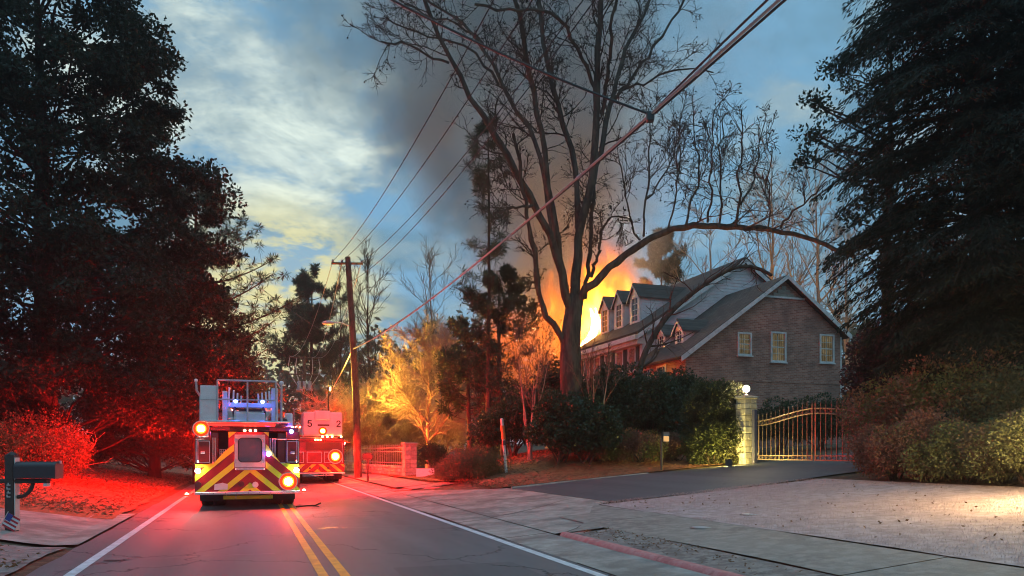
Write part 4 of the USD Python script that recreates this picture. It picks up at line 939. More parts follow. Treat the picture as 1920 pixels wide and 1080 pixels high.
fA, fB = hit(768, 893), hit(640, 886); L = np.linalg.norm((fB - fA)[:2]); fr_ = math.degrees(math.atan2((fB - fA)[1], (fB - fA)[0])); kf = fA[1] / F
FP = thing('fence_pillar', 'stone pillar at the end of the red lit iron fence', 'pillar', fA + [.0, 0, 0], DEG)
z = 0.
obj('core', MB().box(-.28, .28, -.28, .28, -.1, 1.55), M['mortar'], FP)
while z < 1.5:
    c_ = rp.uniform(-.1, .1)
    for x0, x1 in ((-.3, c_), (c_, .3)):
        obj('stone', MB().box(x0 + .006, x1 - .006, -.30 - rp.uniform(0, .02), -.25, z + .006, z + .20, .012), M['stone'][rp.integers(3)], FP)
        obj('stone', MB().box(-.30 - rp.uniform(0, .02), -.25, x0 + .006, x1 - .006, z + .006, z + .20, .012), M['stone'][rp.integers(3)], FP)
        obj('stone', MB().box(.25, .30 + rp.uniform(0, .02), x0 + .006, x1 - .006, z + .006, z + .20, .012), M['stone'][rp.integers(3)], FP)
    z += .21
obj('cap', MB().box(-.36, .36, -.36, .36, 1.56, 1.66, .02), M['stone'][1], FP)
LW = thing('garden_wall', 'low rubble stone wall under the red lit iron fence', 'wall', fA, fr_)
obj('core', MB().box(.35, L, -.14, .14, -.3, .48), M['mortar'], LW)
for r_ in range(3):
    x = .36
    while x < L - .1:
        w = rp.uniform(.22, .5); obj('stone', MB().box(x, min(x + w - .02, L), .12, .17 + rp.uniform(0, .04), r_ * .17 + .01, r_ * .17 + .165, .02), M['stone'][rp.integers(3)], LW); x += w
FN = thing('iron_fence', 'red lit wrought iron fence panel standing on the low stone wall', 'fence', fA + [0, 0, .5], fr_)
for z in (.14, .72, .92): obj('rail', MB().box(.33, L, -.02, .02, z - .02, z + .02), M['galv'], FN)
for x in np.arange(.55, L - .05, .36):
    b_ = obj('bar', MB().box(x - .012, x + .012, -.012, .012, 0, 1.02), M['galv'], FN); obj('tip', MB().tube([(x, 0, 1.02), (x, 0, 1.05), (x, 0, 1.12)], [.012, .025, .002], 5), M['galv'], b_)
for (px, py), l in (((1408, 968), 'round grey utility cover lying in the pale lawn'), ((1316, 993), 'smaller dark utility cover at the edge of the lawn and sidewalk')):
    p = hit(px, py); cv = thing('utility_cover', l, 'utility cover', p + [0, 0, .028], DEG)
    obj('collar', MB().tube([(0, 0, -.05), (0, 0, .004)], .19, 20), M['concrete'], cv); obj('lid', MB().tube([(0, 0, .005), (0, 0, .012)], .155, 20), M['galv'], cv)

# ------------------------------------------------------------------ firefighters
def hull_chain(j, bones):
    """joints {name: (x,y,z,r)}; one continuous body"""
    parts = []
    for a_, b_ in bones:
        (x0, y0, z0, r0), (x1, y1, z1, r1) = j[a_], j[b_]
        s0 = m3.Manifold.sphere(r0, 16).translate((x0, y0, z0)); s1 = m3.Manifold.sphere(r1, 16).translate((x1, y1, z1))
        parts.append(m3.Manifold.batch_hull([s0, s1]))
    m = m3.Manifold.batch_boolean(parts, m3.OpType.Add).refine_to_length(.05).to_mesh()
    t = trimesh.Trimesh(m.vert_properties[:, :3], m.tri_verts); trimesh.smoothing.filter_taubin(t, iterations=6); return np.array(t.vertices), np.array(t.faces)
def firefighter(px, py, Y, rot, label, arm=0., crouch=0.):
    b = ground_at(px, Y); b[2] = max(b[2], CAMZ + (850 - py) / F * Y)
    p = thing('person', label, 'person', b, rot)
    c = crouch
    j = dict(hipl=(-.10, 0, .92 - .4 * c, .13), hipr=(.10, 0, .92 - .4 * c, .13), kneel=(-.13, -.04 - .3 * c, .50 - .05 * c, .095), kneer=(.14, -.10 - .25 * c, .50, .095), ankl=(-.14, .06, .10, .075), ankr=(.16, .0, .10, .075),
             toel=(-.15, -.12, .06, .06), toer=(.18, -.18, .06, .06), chest=(0, -.02 - .15 * c, 1.32 - .45 * c, .20), shl=(-.20, 0 - .15 * c, 1.44 - .45 * c, .105), shr=(.20, -.15 * c, 1.44 - .45 * c, .105),
             ell=(-.30, -.05 - .2 * c, 1.17 - .4 * c, .075), elr=(.32, -.12 - .2 * c, 1.18 + arm * .3 - .4 * c, .075), hl=(-.27, -.22 - .2 * c, .98 - .3 * c, .055), hr=(.26, -.32 - .2 * c, 1.08 + arm * .5 - .4 * c, .055), neck=(0, -.02 - .16 * c, 1.54 - .45 * c, .07), head=(0, -.04 - .18 * c, 1.66 - .45 * c, .105))
    bones = [('hipl', 'hipr'), ('hipl', 'kneel'), ('hipr', 'kneer'), ('kneel', 'ankl'), ('kneer', 'ankr'), ('ankl', 'toel'), ('ankr', 'toer'), ('hipl', 'chest'), ('hipr', 'chest'), ('chest', 'shl'), ('chest', 'shr'), ('shl', 'ell'), ('shr', 'elr'), ('ell', 'hl'), ('elr', 'hr'), ('chest', 'neck'), ('neck', 'head')]
    obj('body', hull_chain(j, bones), M['coat'], p, smooth=True)
    hd = np.array(j['head'][:3])
    obj('face', sphere(hd + [0, -.05, -.01], .085, .8, sz_=1.15), M['skin'], p, smooth=True)
    he = obj('helmet', sphere(hd + [0, .02, .06], .14, 1.1, sz_=.8), M['helmet'], p, smooth=True)
    obj('brim', MB().tube([hd + [0, .03, .045], hd + [0, .03, .06]], .19, 18), M['helmet'], he)
    ch = np.array(j['chest'][:3])
    obj('air_cylinder', MB().tube([ch + [0, .23, -.22], ch + [0, .23, .16]], .085, 12), M['coat_black'], p)
    obj('reflective_band', MB().tube([ch + [0, .01, -.16], ch + [0, .01, -.11]], .225, 18), M['lime'], p)
FY = 56.
firefighter(812, 836, FY, 20, 'firefighter in tan gear standing left of the pale forked trunk', .2)
firefighter(848, 836, FY + 1, 200, 'firefighter in tan gear standing right of the pale forked trunk')
firefighter(825, 838, FY - 2, 120, 'firefighter in tan gear bending beside the forked trunk', .3, .45)
firefighter(864, 842, FY, 60, 'firefighter crouching at the right end of the group near the white ladder', .1, .7)
la_ = at(860, 818, 57); LD = thing('leaning_ladder', 'white ladder leaning among the trees right of the firefighters', 'ladder', la_)
e = at(885, 786, 58.5) - la_
for q in (0, .48): obj('stile', MB().tube([(q, 0, -1.0), e + [q * .6, 0, 0]], .05, 5), M['white'], LD)
for q in np.linspace(.1, .95, 7): obj('rung', MB().tube([e * q, e * q + [.48 - .19 * q, 0, 0]], .02, 5), M['white'], LD)
# ------------------------------------------------------------------ trees and shrubs
def lvl(Pn, Rn, rng, spec):
    """further levels of branching; spec: list of dicts for children(); returns all levels"""
    out = [(Pn, Rn)]
    for k in spec: out.append(children(out[-1][0], out[-1][1], rng, **k))
    return out
def wood(levels, sides):
    mb = MB()
    for (P_, R_), s_ in zip(levels, sides):
        if len(P_): mb.add(*tubes(P_, R_, s_))
    return mb
def bare_tree(name, label, base, h, spread, seed, r0, mat='twig', m=(10, 7, 5), fork=None, lean=(0, 0), up=.10, group=None, cat='tree', multi=1, density=1., start=.28, ang=.75, tw=.006):
    rng = np.random.default_rng(seed); T = thing(name, label, cat, base, group=group)
    k = 12; z = np.linspace(0, 1, k); tr = []
    for q in range(multi):
        a_ = rng.uniform(0, 6.28) if multi > 1 else 0.; l_ = spread * .28 if multi > 1 else 0.
        a_ = q * 2 * math.pi / multi + rng.uniform(-.4, .4)
        x = lean[0] * z + l_ * math.cos(a_) * z ** 1.3 + np.cumsum(rng.normal(0, h * .004, k)); y = lean[1] * z + l_ * math.sin(a_) * z ** 1.3 + np.cumsum(rng.normal(0, h * .004, k))
        x[0] += .08 * math.cos(a_) * (multi > 1); y[0] += .08 * math.sin(a_) * (multi > 1)
        tr.append(np.stack([x, y, z * h * (rng.uniform(.8, 1.) if multi > 1 else 1) - .1 * (1 - z)], 1))
    tr = np.array(tr); rr = np.array([r0 * (1 - .9 * z) * (1 + .35 * np.exp(-z * 14))] * len(tr))
    lf = spread / h * 1.25
    L = lvl(tr, rr, rng, [dict(m=m[0], ang=ang, lenf=lf, k=8, up=up, wig=.16, tmin=start, radf=.55, rmin=tw * 2), dict(m=m[1], ang=.65, lenf=.55, k=6, up=up * .8, wig=.2, tmin=.2, radf=.6, rmin=tw * 1.4), dict(m=m[2], ang=.7, lenf=.5, k=5, up=up * .6, wig=.22, tmin=.15, radf=.6, rmin=tw)])
    obj('trunk', wood(L[:1], [10]), M['bark_pale' if 'pale' in mat else 'bark_dark'], T, smooth=50)
    obj('limbs', wood(L[1:2], [6]), M[mat], T, smooth=True)
    obj('twigs', wood(L[2:], [4, 3]), M[mat], T, kind='stuff')
    return T, L
def crown_points(rng, env, n, zlo, zhi, shell=.35):
    """points in a crown given by its radius env(z, azimuth)"""
    z = rng.uniform(zlo, zhi, n * 3); az = rng.uniform(0, 2 * np.pi, n * 3); e = env(z, az)
    keep = rng.uniform(0, e.max(), n * 3) < e; z, az, e = z[keep][:n], az[keep][:n], e[keep][:n]
    r = e * rng.uniform(shell, 1, len(z)) ** .6
    return np.stack([r * np.cos(az), r * np.sin(az), z], 1)
def leafy_tree(name, label, base, trunk_h, env, zlo, zhi, ncl, clr, per, size, mat, seed, r0=.3, group=None, flat=.65, mats=None, shell=.3):
    rng = np.random.default_rng(seed); T = thing(name, label, 'tree', base, group=group)
    C = crown_points(rng, env, ncl, zlo, zhi, shell); k = 12; z = np.linspace(0, 1, k)
    tr = np.stack([np.cumsum(rng.normal(0, .05, k)), np.cumsum(rng.normal(0, .05, k)), z * trunk_h - .1], 1)
    obj('trunk', MB().tube(tr, r0 * (1 - .88 * z) * (1 + .4 * np.exp(-12 * z)), 10), M['bark_dark'], T, smooth=50)
    zi = np.clip(C[:, 2] - .35 * np.hypot(C[:, 0], C[:, 1]) - .5, .3, trunk_h * .97)
    S = np.stack([np.interp(zi, tr[:, 2], tr[:, 0]), np.interp(zi, tr[:, 2], tr[:, 1]), zi], 1); q = np.linspace(0, 1, 6)[None, :, None]
    mid = S * .5 + C * .5 + np.array([0, 0, .0]) - np.array([0, 0, 1.]) * .08 * np.linalg.norm(C - S, axis=1)[:, None]
    C_all = C; S, C, mid = S[:130], C[:130], mid[:130]
    br = S[:, None] * (1 - q) ** 2 + mid[:, None] * 2 * q * (1 - q) + C[:, None] * q ** 2
    br[:, 1:-1] += rng.normal(0, .06, br[:, 1:-1].shape)
    rr = (.012 + .013 * np.linalg.norm(C - S, axis=1))[:, None] * np.linspace(1, .3, 6)
    obj('limbs', MB().add(*tubes(br, rr, 5)), M['bark_dark'], T)
    C = C_all; n = ncl * per; i = np.repeat(np.arange(len(C)), per); d = rng.normal(size=(len(i), 3)); d = unit(d) * rng.uniform(.1, 1, (len(i), 1)) ** .55
    cr = clr * rng.uniform(.55, 1.3, len(C))[i][:, None]
    p = C[i] + d * cr * [1, 1, flat]; p[:, 2] = np.maximum(p[:, 2], .05)
    D = d * .8 + rng.normal(0, .5, d.shape)
    obj('crown', leaves(p, size, size * .5, rng, D, .15), M[mat], T, kind='stuff')
    return T
def conifer(name, label, base, h, env, zlo, seed, nb, per, L_, W_, mat='leaf_conifer', droop=.25, group=None, r0=.3):
    """tiers of long flattened drooping sprays"""
    rng = np.random.default_rng(seed); T = thing(name, label, 'tree', base, group=group)
    z = np.linspace(0, 1, 10); tr = np.stack([z * 0, z * 0, z * h - .1], 1)
    obj('trunk', MB().tube(tr, r0 * (1 - .9 * z), 10), M['bark_dark'], T, smooth=50)
    zb = rng.uniform(zlo, h * .98, nb); az = rng.uniform(0, 6.283, nb); e = env(zb, az) * rng.uniform(.6, 1.12, nb); q = np.linspace(0, 1, 7)
    rad = np.stack([np.cos(az), np.sin(az)], 1)
    br = np.concatenate([rad[:, None] * (e[:, None] * q)[..., None], (zb[:, None] + e[:, None] * (.30 * q - (.30 + droop) * q ** 2))[..., None]], 2)
    obj('limbs', MB().add(*tubes(br, (.01 + .012 * e)[:, None] * np.linspace(1, .3, 7), 4)), M['bark_dark'], T)
    i = np.repeat(np.arange(nb), per); u = rng.uniform(.15, 1.03, len(i)) ** .75; x = np.clip(u, 0, .999) * 6; a = x.astype(int); w = (x - a)[:, None]
    c = br[i, a] * (1 - w) + br[i, a + 1] * w; t = unit(br[i, a + 1] - br[i, a])
    side = np.stack([-rad[i, 1], rad[i, 0], rad[i, 0] * 0], 1)
    sp = rng.normal(0, 1, (len(i), 1)) * (.10 + .22 * e[i, None] * (1 - .6 * u[:, None]) * .5)
    c = c + side * sp + np.array([0, 0, 1.]) * (rng.normal(0, .06, (len(i), 1)) - .25 * np.abs(sp))
    D = t * .8 + side * np.sign(sp) * .55 + np.array([0, 0, -.35]) + rng.normal(0, .35, c.shape); c[:, 2] = np.maximum(c[:, 2], .1)
    obj('crown', leaves(c, L_, W_, rng, D, .1), M[mat], T, kind='stuff')
    return T
def pine(name, label, base, h, seed, limbs, r0=.22, tuft=.34, per=22, lean=(0, 0), group=None, nw=.035, mat='leaf_pine', crown0=.35, spread=2.2, extra=()):
    rng = np.random.default_rng(seed); T = thing(name, label, 'tree', base, group=group)
    z = np.linspace(0, 1, 14); tr = np.stack([lean[0] * z + np.cumsum(rng.normal(0, .03, 14)), lean[1] * z, z * h - .1], 1)
    obj('trunk', MB().tube(tr, r0 * (1 - .85 * z), 10), M['bark_pine'], T, smooth=50)
    zb = rng.uniform(crown0, 1., limbs) * h; az = rng.uniform(0, 6.28, limbs); e = spread * (1.15 - zb / h * .75) * rng.uniform(.5, 1.15, limbs); e = np.where(zb > h * .9, e * .6, e)
    if len(extra): zb = np.r_[zb, [x[0] for x in extra]]; az = np.r_[az, [x[1] for x in extra]]; e = np.r_[e, [x[2] for x in extra]]
    q = np.linspace(0, 1, 7); s = np.stack([np.interp(zb, tr[:, 2], tr[:, 0]), np.interp(zb, tr[:, 2], tr[:, 1]), zb], 1)
    br = s[:, None] + np.concatenate([np.stack([np.cos(az), np.sin(az)], 1)[:, None] * (e[:, None] * q)[..., None], (e[:, None] * (.1 * q + .28 * q ** 2))[..., None]], 2)
    rr = (.012 + .012 * e)[:, None] * np.linspace(1, .3, 7)
    P2, R2 = children(br, rr, rng, 7, .7, .45, 5, .12, .15, .25, .6, .006)
    obj('limbs', MB().add(*tubes(br, rr, 5)).add(*tubes(P2, R2, 3)), M['bark_pine'], T)
    ends = np.vstack([br[:, -1], br[:, -2], br[:, -3], P2[:, -1], P2[:, 1], P2[:, 2], P2[:, 3], (P2[:, 3] + P2[:, 4]) / 2]); ends = ends[rng.uniform(size=len(ends)) < .8]; per = int(per * .62)
    i = np.repeat(np.arange(len(ends)), per); D = unit(rng.normal(size=(len(i), 3)) + [0, 0, .25])
    obj('crown', leaves(ends[i] + D * tuft * .5, tuft, nw, rng, D), M[mat], T, kind='stuff')
    return T
def shrub(name, label, base, rx, ry, h, n, size, mat, seed, group=None, lumps=26, stems=7, cat='shrub', lo=.0, flat=1., tw=0, sq=.62, column=False):
    rng = np.random.default_rng(seed); T = thing(name, label, cat, base, group=group)
    d = unit(rng.normal(size=(lumps, 3))); d[:, 2] = np.abs(d[:, 2]) ** flat * 1.0
    C = d * [rx, ry, h * .62] * rng.uniform(.45, .86, (lumps, 1)) + [0, 0, h * .30]
    if column:
        zc = rng.uniform(.04, .93, lumps) * h; a = rng.uniform(0, 6.283, lumps); e = (1 - .45 * (zc / h) ** 4) * rng.uniform(.35, .88, lumps); C = np.stack([rx * e * np.cos(a), ry * e * np.sin(a), zc], 1)
    cr = rng.uniform(.26, .46, lumps) * min(rx, ry, h) * 1.0
    per = rng.multinomial(n, cr ** 2 / (cr ** 2).sum()); i = np.repeat(np.arange(lumps), per)
    q = unit(rng.normal(size=(len(i), 3))); p = C[i] + q * (cr[i] * rng.uniform(.35, 1.08, len(i)) ** .5)[:, None]
    p[:, 2] = np.where(p[:, 2] < lo + .03, lo + rng.uniform(.03, .4 * h, len(p)), p[:, 2])
    D = q + rng.normal(0, .7, q.shape)
    obj('foliage', leaves(p, size, size * sq, rng, D, .15), M[mat], T, kind='stuff')
    a = rng.uniform(0, 6.28, stems); s0 = np.stack([.12 * rx * np.cos(a), .12 * rx * np.sin(a), a * 0 - .05], 1); s1 = C[rng.integers(0, lumps, stems)]
    w = np.linspace(0, 1, 6)[None, :, None]; br = s0[:, None] * (1 - w) + s1[:, None] * w + rng.normal(0, .03, (stems, 6, 3))
    rr = np.full((stems, 1), .018 + .008 * h) * np.linspace(1, .4, 6)
    mb = MB().add(*tubes(br, rr, 5))
    if tw: mb.add(*tubes(*children(br, rr, rng, tw, .7, .7, 5, .12, .2, .3, .6, .006), 3))
    obj('stems', mb, M['twig'], T)
    return T

# --- the big bare tree in front of the fire: limbs followed one by one
BY = 30.
tb = ground_at(1071, BY); BT = thing('bare_tree', 'large bare spreading tree standing before the flames', 'tree', tb)
lrng = np.random.default_rng(8)
def limb(pts, r0, r1, d1, k=18, d0=0.):
    q = np.linspace(0, 1, len(pts)); P_ = np.array([at(px, py, BY + d0 + (d1 - d0) * t) - tb for (px, py), t in zip(pts, q)])
    P_ = resample(P_, k); q = np.linspace(0, 1, k); P_[1:-1] += lrng.normal(0, .055, (k - 2, 3)) * (1 - .3 * q[1:-1, None])
    return P_, (r0 * .72 * (1 - q) ** 1.15 + r1 * .85 * (1 - (1 - q) ** 1.15)) / F * BY * .5 * (1 + lrng.normal(0, .05, k))
trunk = np.array([[0, 0, -.2], *(at(px, py, BY) - tb for px, py in ((1070, 690), (1069, 640), (1073, 595), (1080, 555)))])
obj('trunk', MB().tube(resample(trunk, 14), np.interp(np.linspace(0, 1, 14), [0, .25, .6, 1], [27, 21, 20, 15]) / F * BY, 16), M['bark_grey'], BT, smooth=50)
limbs = [limb(*a) for a in [
    ([(1074, 590), (1052, 500), (1039, 448), (1010, 405), (988, 366), (950, 284), (882, 188), (844, 120), (820, 48), (800, 0), (765, -70)], 24, 6, -3.5),
    ([(1052, 495), (1029, 409), (1017, 289), (988, 231), (959, 193), (935, 159), (926, 111), (906, 82), (873, 48), (820, 10), (780, -15)], 15, 5, 2.5),
    ([(1058, 520), (1039, 433), (1029, 337), (1012, 221), (993, 130), (979, 72), (969, 0), (955, -90)], 18, 8, -2.),
    ([(1080, 570), (1089, 440), (1089, 376), (1080, 318), (1060, 231), (1036, 164), (1024, 106), (1017, 48), (1007, 0), (1000, -110)], 18, 9, 2.),
    ([(1078, 560), (1084, 440), (1100, 380), (1109, 356), (1121, 270), (1118, 193), (1125, 72), (1130, 0), (1133, -110)], 26, 10, -1.),
    ([(1106, 360), (1113, 347), (1137, 231), (1154, 144), (1186, 72), (1219, 0), (1240, -70)], 16, 6, 3.),
    ([(1146, 195), (1150, 190), (1210, 111), (1248, 58), (1284, 0), (1302, -50)], 9, 5, 4., 16, 2.),
    ([(1119, 172), (1094, 120), (1070, 58), (1036, 22), (1000, 17), (950, 22), (890, 8)], 10, 5, -3., 16, -.5),
    ([(1128, 215), (1133, 164), (1147, 96), (1143, 63), (1154, 0), (1160, -70)], 10, 6, -3., 16, -.5),
    ([(1150, 185), (1181, 159), (1219, 154), (1253, 130), (1306, 128), (1338, 136)], 7, 3, 2., 16, 2.),
    ([(1062, 650), (1018, 580), (1003, 529), (1001, 479), (993, 440), (985, 380), (975, 300), (962, 250)], 17, 6, -2.5),
    ([(1096, 560), (1104, 515), (1111, 410), (1113, 350), (1120, 285)], 12, 7, 1.5),
    ([(1108, 520), (1121, 482), (1126, 433), (1138, 409), (1166, 405), (1183, 414)], 9, 3, -1.),
    ([(1000, 385), (960, 390), (945, 398), (935, 392), (925, 400)], 7, 3, -3, 10, -2),
    ([(842, 118), (800, 105), (770, 78), (735, 80), (715, 78)], 6, 3, -5, 10, -3.2),
    ([(935, 159), (890, 90), (830, 75), (770, 60), (720, 30)], 8, 3, 3, 12, 2),
    ([(906, 82), (860, 40), (800, 30), (740, -5)], 6, 3, 3, 10, 2.4),
    ([(1078, 575), (1105, 540), (1150, 495), (1200, 455), (1250, 432), (1300, 424), (1350, 424), (1420, 426), (1480, 434), (1520, 447), (1565, 466), (1605, 482)], 22, 8, -2.5, 30),
    ([(1207, 444), (1212, 373), (1221, 313), (1218, 239), (1220, 195)], 6, 2.5, -1, 12, -.8),
    ([(1212, 373), (1240, 340), (1262, 300), (1275, 250)], 5, 2, -.5, 10, -.8),
    ([(1200, 450), (1180, 400), (1168, 330), (1160, 300)], 5, 2, -2, 10, -.8),
    ([(1252, 432), (1271, 358), (1274, 313), (1271, 269), (1275, 225)], 5, 2.2, -1.5, 12, -1),
    ([(1286, 423), (1292, 396), (1314, 334), (1304, 266), (1300, 218)], 6.5, 2.2, -.5, 12, -1.2),
    ([(1327, 417), (1336, 313), (1335, 240), (1340, 205)], 6, 2.2, -2, 12, -1.4),
    ([(1348, 428), (1350, 370), (1351, 307), (1354, 215)], 6, 2.2, -1, 12, -1.5),
    ([(1380, 423), (1388, 384), (1382, 355), (1390, 313), (1390, 205)], 7, 2.2, -2, 12, -1.6),
    ([(1388, 384), (1410, 355), (1420, 300), (1432, 235)], 5, 2, -1, 12, -1.7),
    ([(1463, 429), (1493, 393), (1526, 364), (1550, 340)], 6, 2.5, -3, 10, -2),
    ([(1440, 428), (1446, 370), (1440, 320), (1448, 280)], 4, 2, -3, 10, -2)]]
mb = MB()
for P_, R_ in limbs: mb.tube(P_, R_, 9)
obj('limbs', mb, M['bark_grey'], BT, smooth=50)
rng = np.random.default_rng(21); tw, pods = MB(), []
for q, (P_, R_) in enumerate(limbs):
    ln = np.linalg.norm(np.diff(P_, axis=0), axis=1).sum(); big = R_[0] > .16
    n1 = max(5, int(ln * (1.1 if big else 2.2))); skip = .42 if q in (0, 2, 3, 4, 17) else .18
    P1, R1 = children(P_[None], R_[None], rng, n1, .85, min(1.0, 2.3 / ln), 8, .05, .17, skip, .34, .017)
    P2, R2 = children(P1, R1, rng, 7, .75, .6, 6, .03, .2, .15, .6, .012)
    P3, R3 = children(P2, R2, rng, 5, .75, .55, 4, .02, .2, .15, .7, .009)
    tw.add(*tubes(P1, R1, 5)).add(*tubes(P2, R2, 4)).add(*tubes(P3, R3, 3)); pods.append(P3[rng.uniform(size=len(P3)) < .10][:, -1])
obj('twigs', tw, M['twig'], BT, kind='stuff')
pods = np.vstack(pods); o = trimesh.creation.octahedron() if hasattr(trimesh.creation, 'octahedron') else trimesh.creation.icosphere(0)
pv, pf = np.array(o.vertices) * .032, np.array(o.faces)
obj('seed_pods', MB().add((pods[:, None] + pv[None]).reshape(-1, 3) - [0, 0, .04], (pf[None] + (np.arange(len(pods)) * len(pv))[:, None, None]).reshape(-1, 3)), M['bark_dark'], BT, kind='stuff')
# leaning trunk before the house
lt0 = ground_at(1185, 33.5); LT = thing('leaning_tree', 'bare leaning tree trunk slanting up to the right in front of the house', 'tree', lt0)
lp_ = resample(np.array([[0, 0, -.1], *(at(px, py, 33.5 + d) - lt0 for px, py, d in ((1198, 680, 0), (1236, 610, .3), (1262, 578, .5), (1300, 547, .6), (1345, 516, .8), (1385, 494, 1), (1425, 499, 1.2), (1447, 516, 1.4)))]), 22)
obj('trunk', MB().tube(lp_, np.linspace(7, 3.2, 22) / F * 33.5, 10), M['bark_grey'], LT, smooth=50)
r_ = (np.linspace(7, 3.2, 22) / F * 33.5)[None]
L_ = lvl(lp_[None], r_, rng, [dict(m=22, ang=.9, lenf=.17, k=7, up=.08, wig=.2, tmin=.3, radf=.35, rmin=.012), dict(m=6, ang=.7, lenf=.55, k=5, up=.04, wig=.2, tmin=.2, radf=.6, rmin=.006)])
obj('twigs', wood(L_[1:], [4, 3]), M['twig'], LT, kind='stuff')

# --- left: big evergreen, pine, dark trees, hedge
def lump(a0, seed, amp=.28, fz=.55):
    return lambda z, az, f=None: a0(z) * (1 - amp + 2 * amp * meshkit.fbm(np.stack([np.cos(az) * 1.3 + 5, np.sin(az) * 1.3 + 5, z * fz], 1), 3, seed))
b = ground_at(85, 26.)
leafy_tree('broadleaf_tree', 'huge dark evergreen broadleaf tree filling the left edge', b, 18.2, lump(lambda z: np.interp(z, [0, 2.5, 7.5, 11.4, 15, 17.5, 20.5], [4.0, 5.6, 5.9, 5.2, 4.0, 3.1, .8]), 3), 1.6, 19.6, 760, .74, 200, .19, 'leaf_dark', 31, .45)
b = ground_at(290, 37)
leafy_tree('broadleaf_tree', 'dark evergreen tree behind the huge left tree, dim red above the beacon', b, 12., lump(lambda z: np.interp(z, [0, 2, 6, 10, 13], [2., 3.8, 4.4, 3.4, .8]), 5), 1.2, 12.4, 340, .72, 130, .22, 'leaf_dark', 33, .25)
b = ground_at(372, 35)
pine('pine_tree', 'loblolly-like pine with long limbs reaching right over the trucks', b, 14.5, 41, 46, .24, .34, 26, group=None, crown0=.30, spread=3.6, extra=[(9.3, .1, 3.6), (8.2, -.2, 3.9), (7.1, .2, 4.2), (10.6, .0, 2.6), (6.2, -.1, 3.8), (11.6, .3, 2.0), (5.2, .15, 3.2)])
b = ground_at(430, 44)
leafy_tree('broadleaf_tree', 'dim brown thicket tree rising behind the nearer truck', b, 7.5, lump(lambda z: np.interp(z, [0, 2, 5, 8], [3.0, 3.6, 2.6, .6]), 8), .5, 7.6, 190, .7, 110, .22, 'leaf_brown', 35, .2)
b = hit(40, 892)
shrub('hedge', 'rounded clipped hedge behind the left mailbox', b, 2.3, 2.4, 1.75, 16000, .085, 'leaf_brown', 51, cat='hedge', lumps=60)
for q, (px, py, w, h, m_, l) in enumerate([(235, 874, 1.5, 2.1, 'leaf_holly', 'glossy dark shrub glinting red between hedge and truck'), (300, 866, 1.7, 2.4, 'leaf_holly', 'tall dark shrub with bare stems left of the beacon'), (160, 876, 1.2, 1.3, 'leaf_brown', 'low brown shrub tangled with a bare forked branch')]):
    b = hit(px, py); shrub('shrub', l, b, w, w, h, 8000, .12, m_, 60 + q, lumps=36, stems=9, tw=5)
b = hit(95, 895); tb2 = thing('bare_bush', 'curved bare pale branches arching over the red lit straw', 'bush', b)
k2 = b[1] / F
br_ = [resample(np.array([[0, 0, 0], *[((x - 95) * k2, .1 * i, (895 - y) * k2) for i, (x, y) in enumerate(p_)]]), 12) for p_ in ([(78, 850), (100, 822), (135, 806), (165, 812)], [(110, 838), (130, 833), (150, 815)], [(150, 850), (172, 845), (175, 822)], [(60, 870), (50, 858), (40, 852)], [(140, 878), (170, 870), (195, 866)])]
A_ = np.array(br_); Ra = np.array([np.linspace(.028, .012, 12)] * len(br_))
obj('branches', wood(lvl(A_, Ra, rng, [dict(m=7, ang=.7, lenf=.3, k=5, wig=.2, tmin=.3, radf=.5, rmin=.007)]), [6, 4]), M['twig_pale'], tb2)

# --- centre: behind the trucks
b = ground_at(585, 82); b[2] = max(b[2], 0)
pine('pine_tree', 'round topped distant pine against the sky left of the pole', b, 20.5, 43, 60, .34, .62, 22, crown0=.50, spread=6.2, nw=.09)
b = ground_at(690, 74); bare_tree('bare_tree', 'bare tree with thin upright twigs just right of the pole top', b, 20., 5.0, 71, .22, m=(26, 8, 5), up=.12, tw=.016)
b = ground_at(640, 80); bare_tree('bare_tree', 'bare tree half hidden behind the upper pole', b, 20., 5.0, 72, .22, m=(24, 8, 5), up=.12, tw=.016)
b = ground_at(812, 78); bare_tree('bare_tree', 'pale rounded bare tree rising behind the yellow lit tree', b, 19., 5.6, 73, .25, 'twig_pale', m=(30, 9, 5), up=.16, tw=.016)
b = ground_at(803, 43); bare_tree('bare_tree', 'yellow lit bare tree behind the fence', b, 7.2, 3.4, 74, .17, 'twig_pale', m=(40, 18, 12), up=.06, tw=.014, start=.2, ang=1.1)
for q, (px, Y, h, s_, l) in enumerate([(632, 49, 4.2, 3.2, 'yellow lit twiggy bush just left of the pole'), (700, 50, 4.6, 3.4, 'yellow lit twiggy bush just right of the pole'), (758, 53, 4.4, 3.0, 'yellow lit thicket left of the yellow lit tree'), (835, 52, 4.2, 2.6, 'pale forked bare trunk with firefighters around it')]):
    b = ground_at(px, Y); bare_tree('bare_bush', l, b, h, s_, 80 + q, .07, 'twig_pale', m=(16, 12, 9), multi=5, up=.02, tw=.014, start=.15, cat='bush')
b = ground_at(806, 56); pine('pine_tree', 'small dark young pine behind the yellow lit tree', b, 10.3, 44, 34, .12, .36, 16, crown0=.55, spread=2.0, nw=.06)
b = ground_at(916, 35.5); pine('pine_tree', 'tall thin pine with sparse tufts left of the big bare tree', b, 16.2, 45, 46, .15, .42, 11, crown0=.40, spread=2.0, nw=.024, extra=[(15.2, 2.8, .9), (14.6, 3.3, .8), (15.7, 2.6, .5)])
b = ground_at(880, 38); pine('pine_tree', 'spreading low dark pine beside the marker post', b, 7.2, 46, 40, .16, .34, 16, crown0=.30, spread=3.1, nw=.05)
b = ground_at(945, 36); pine('pine_tree', 'dim broad pine with feathery limbs right of the tall thin pine', b, 9.0, 47, 36, .18, .34, 14, crown0=.30, spread=2.6, nw=.05)
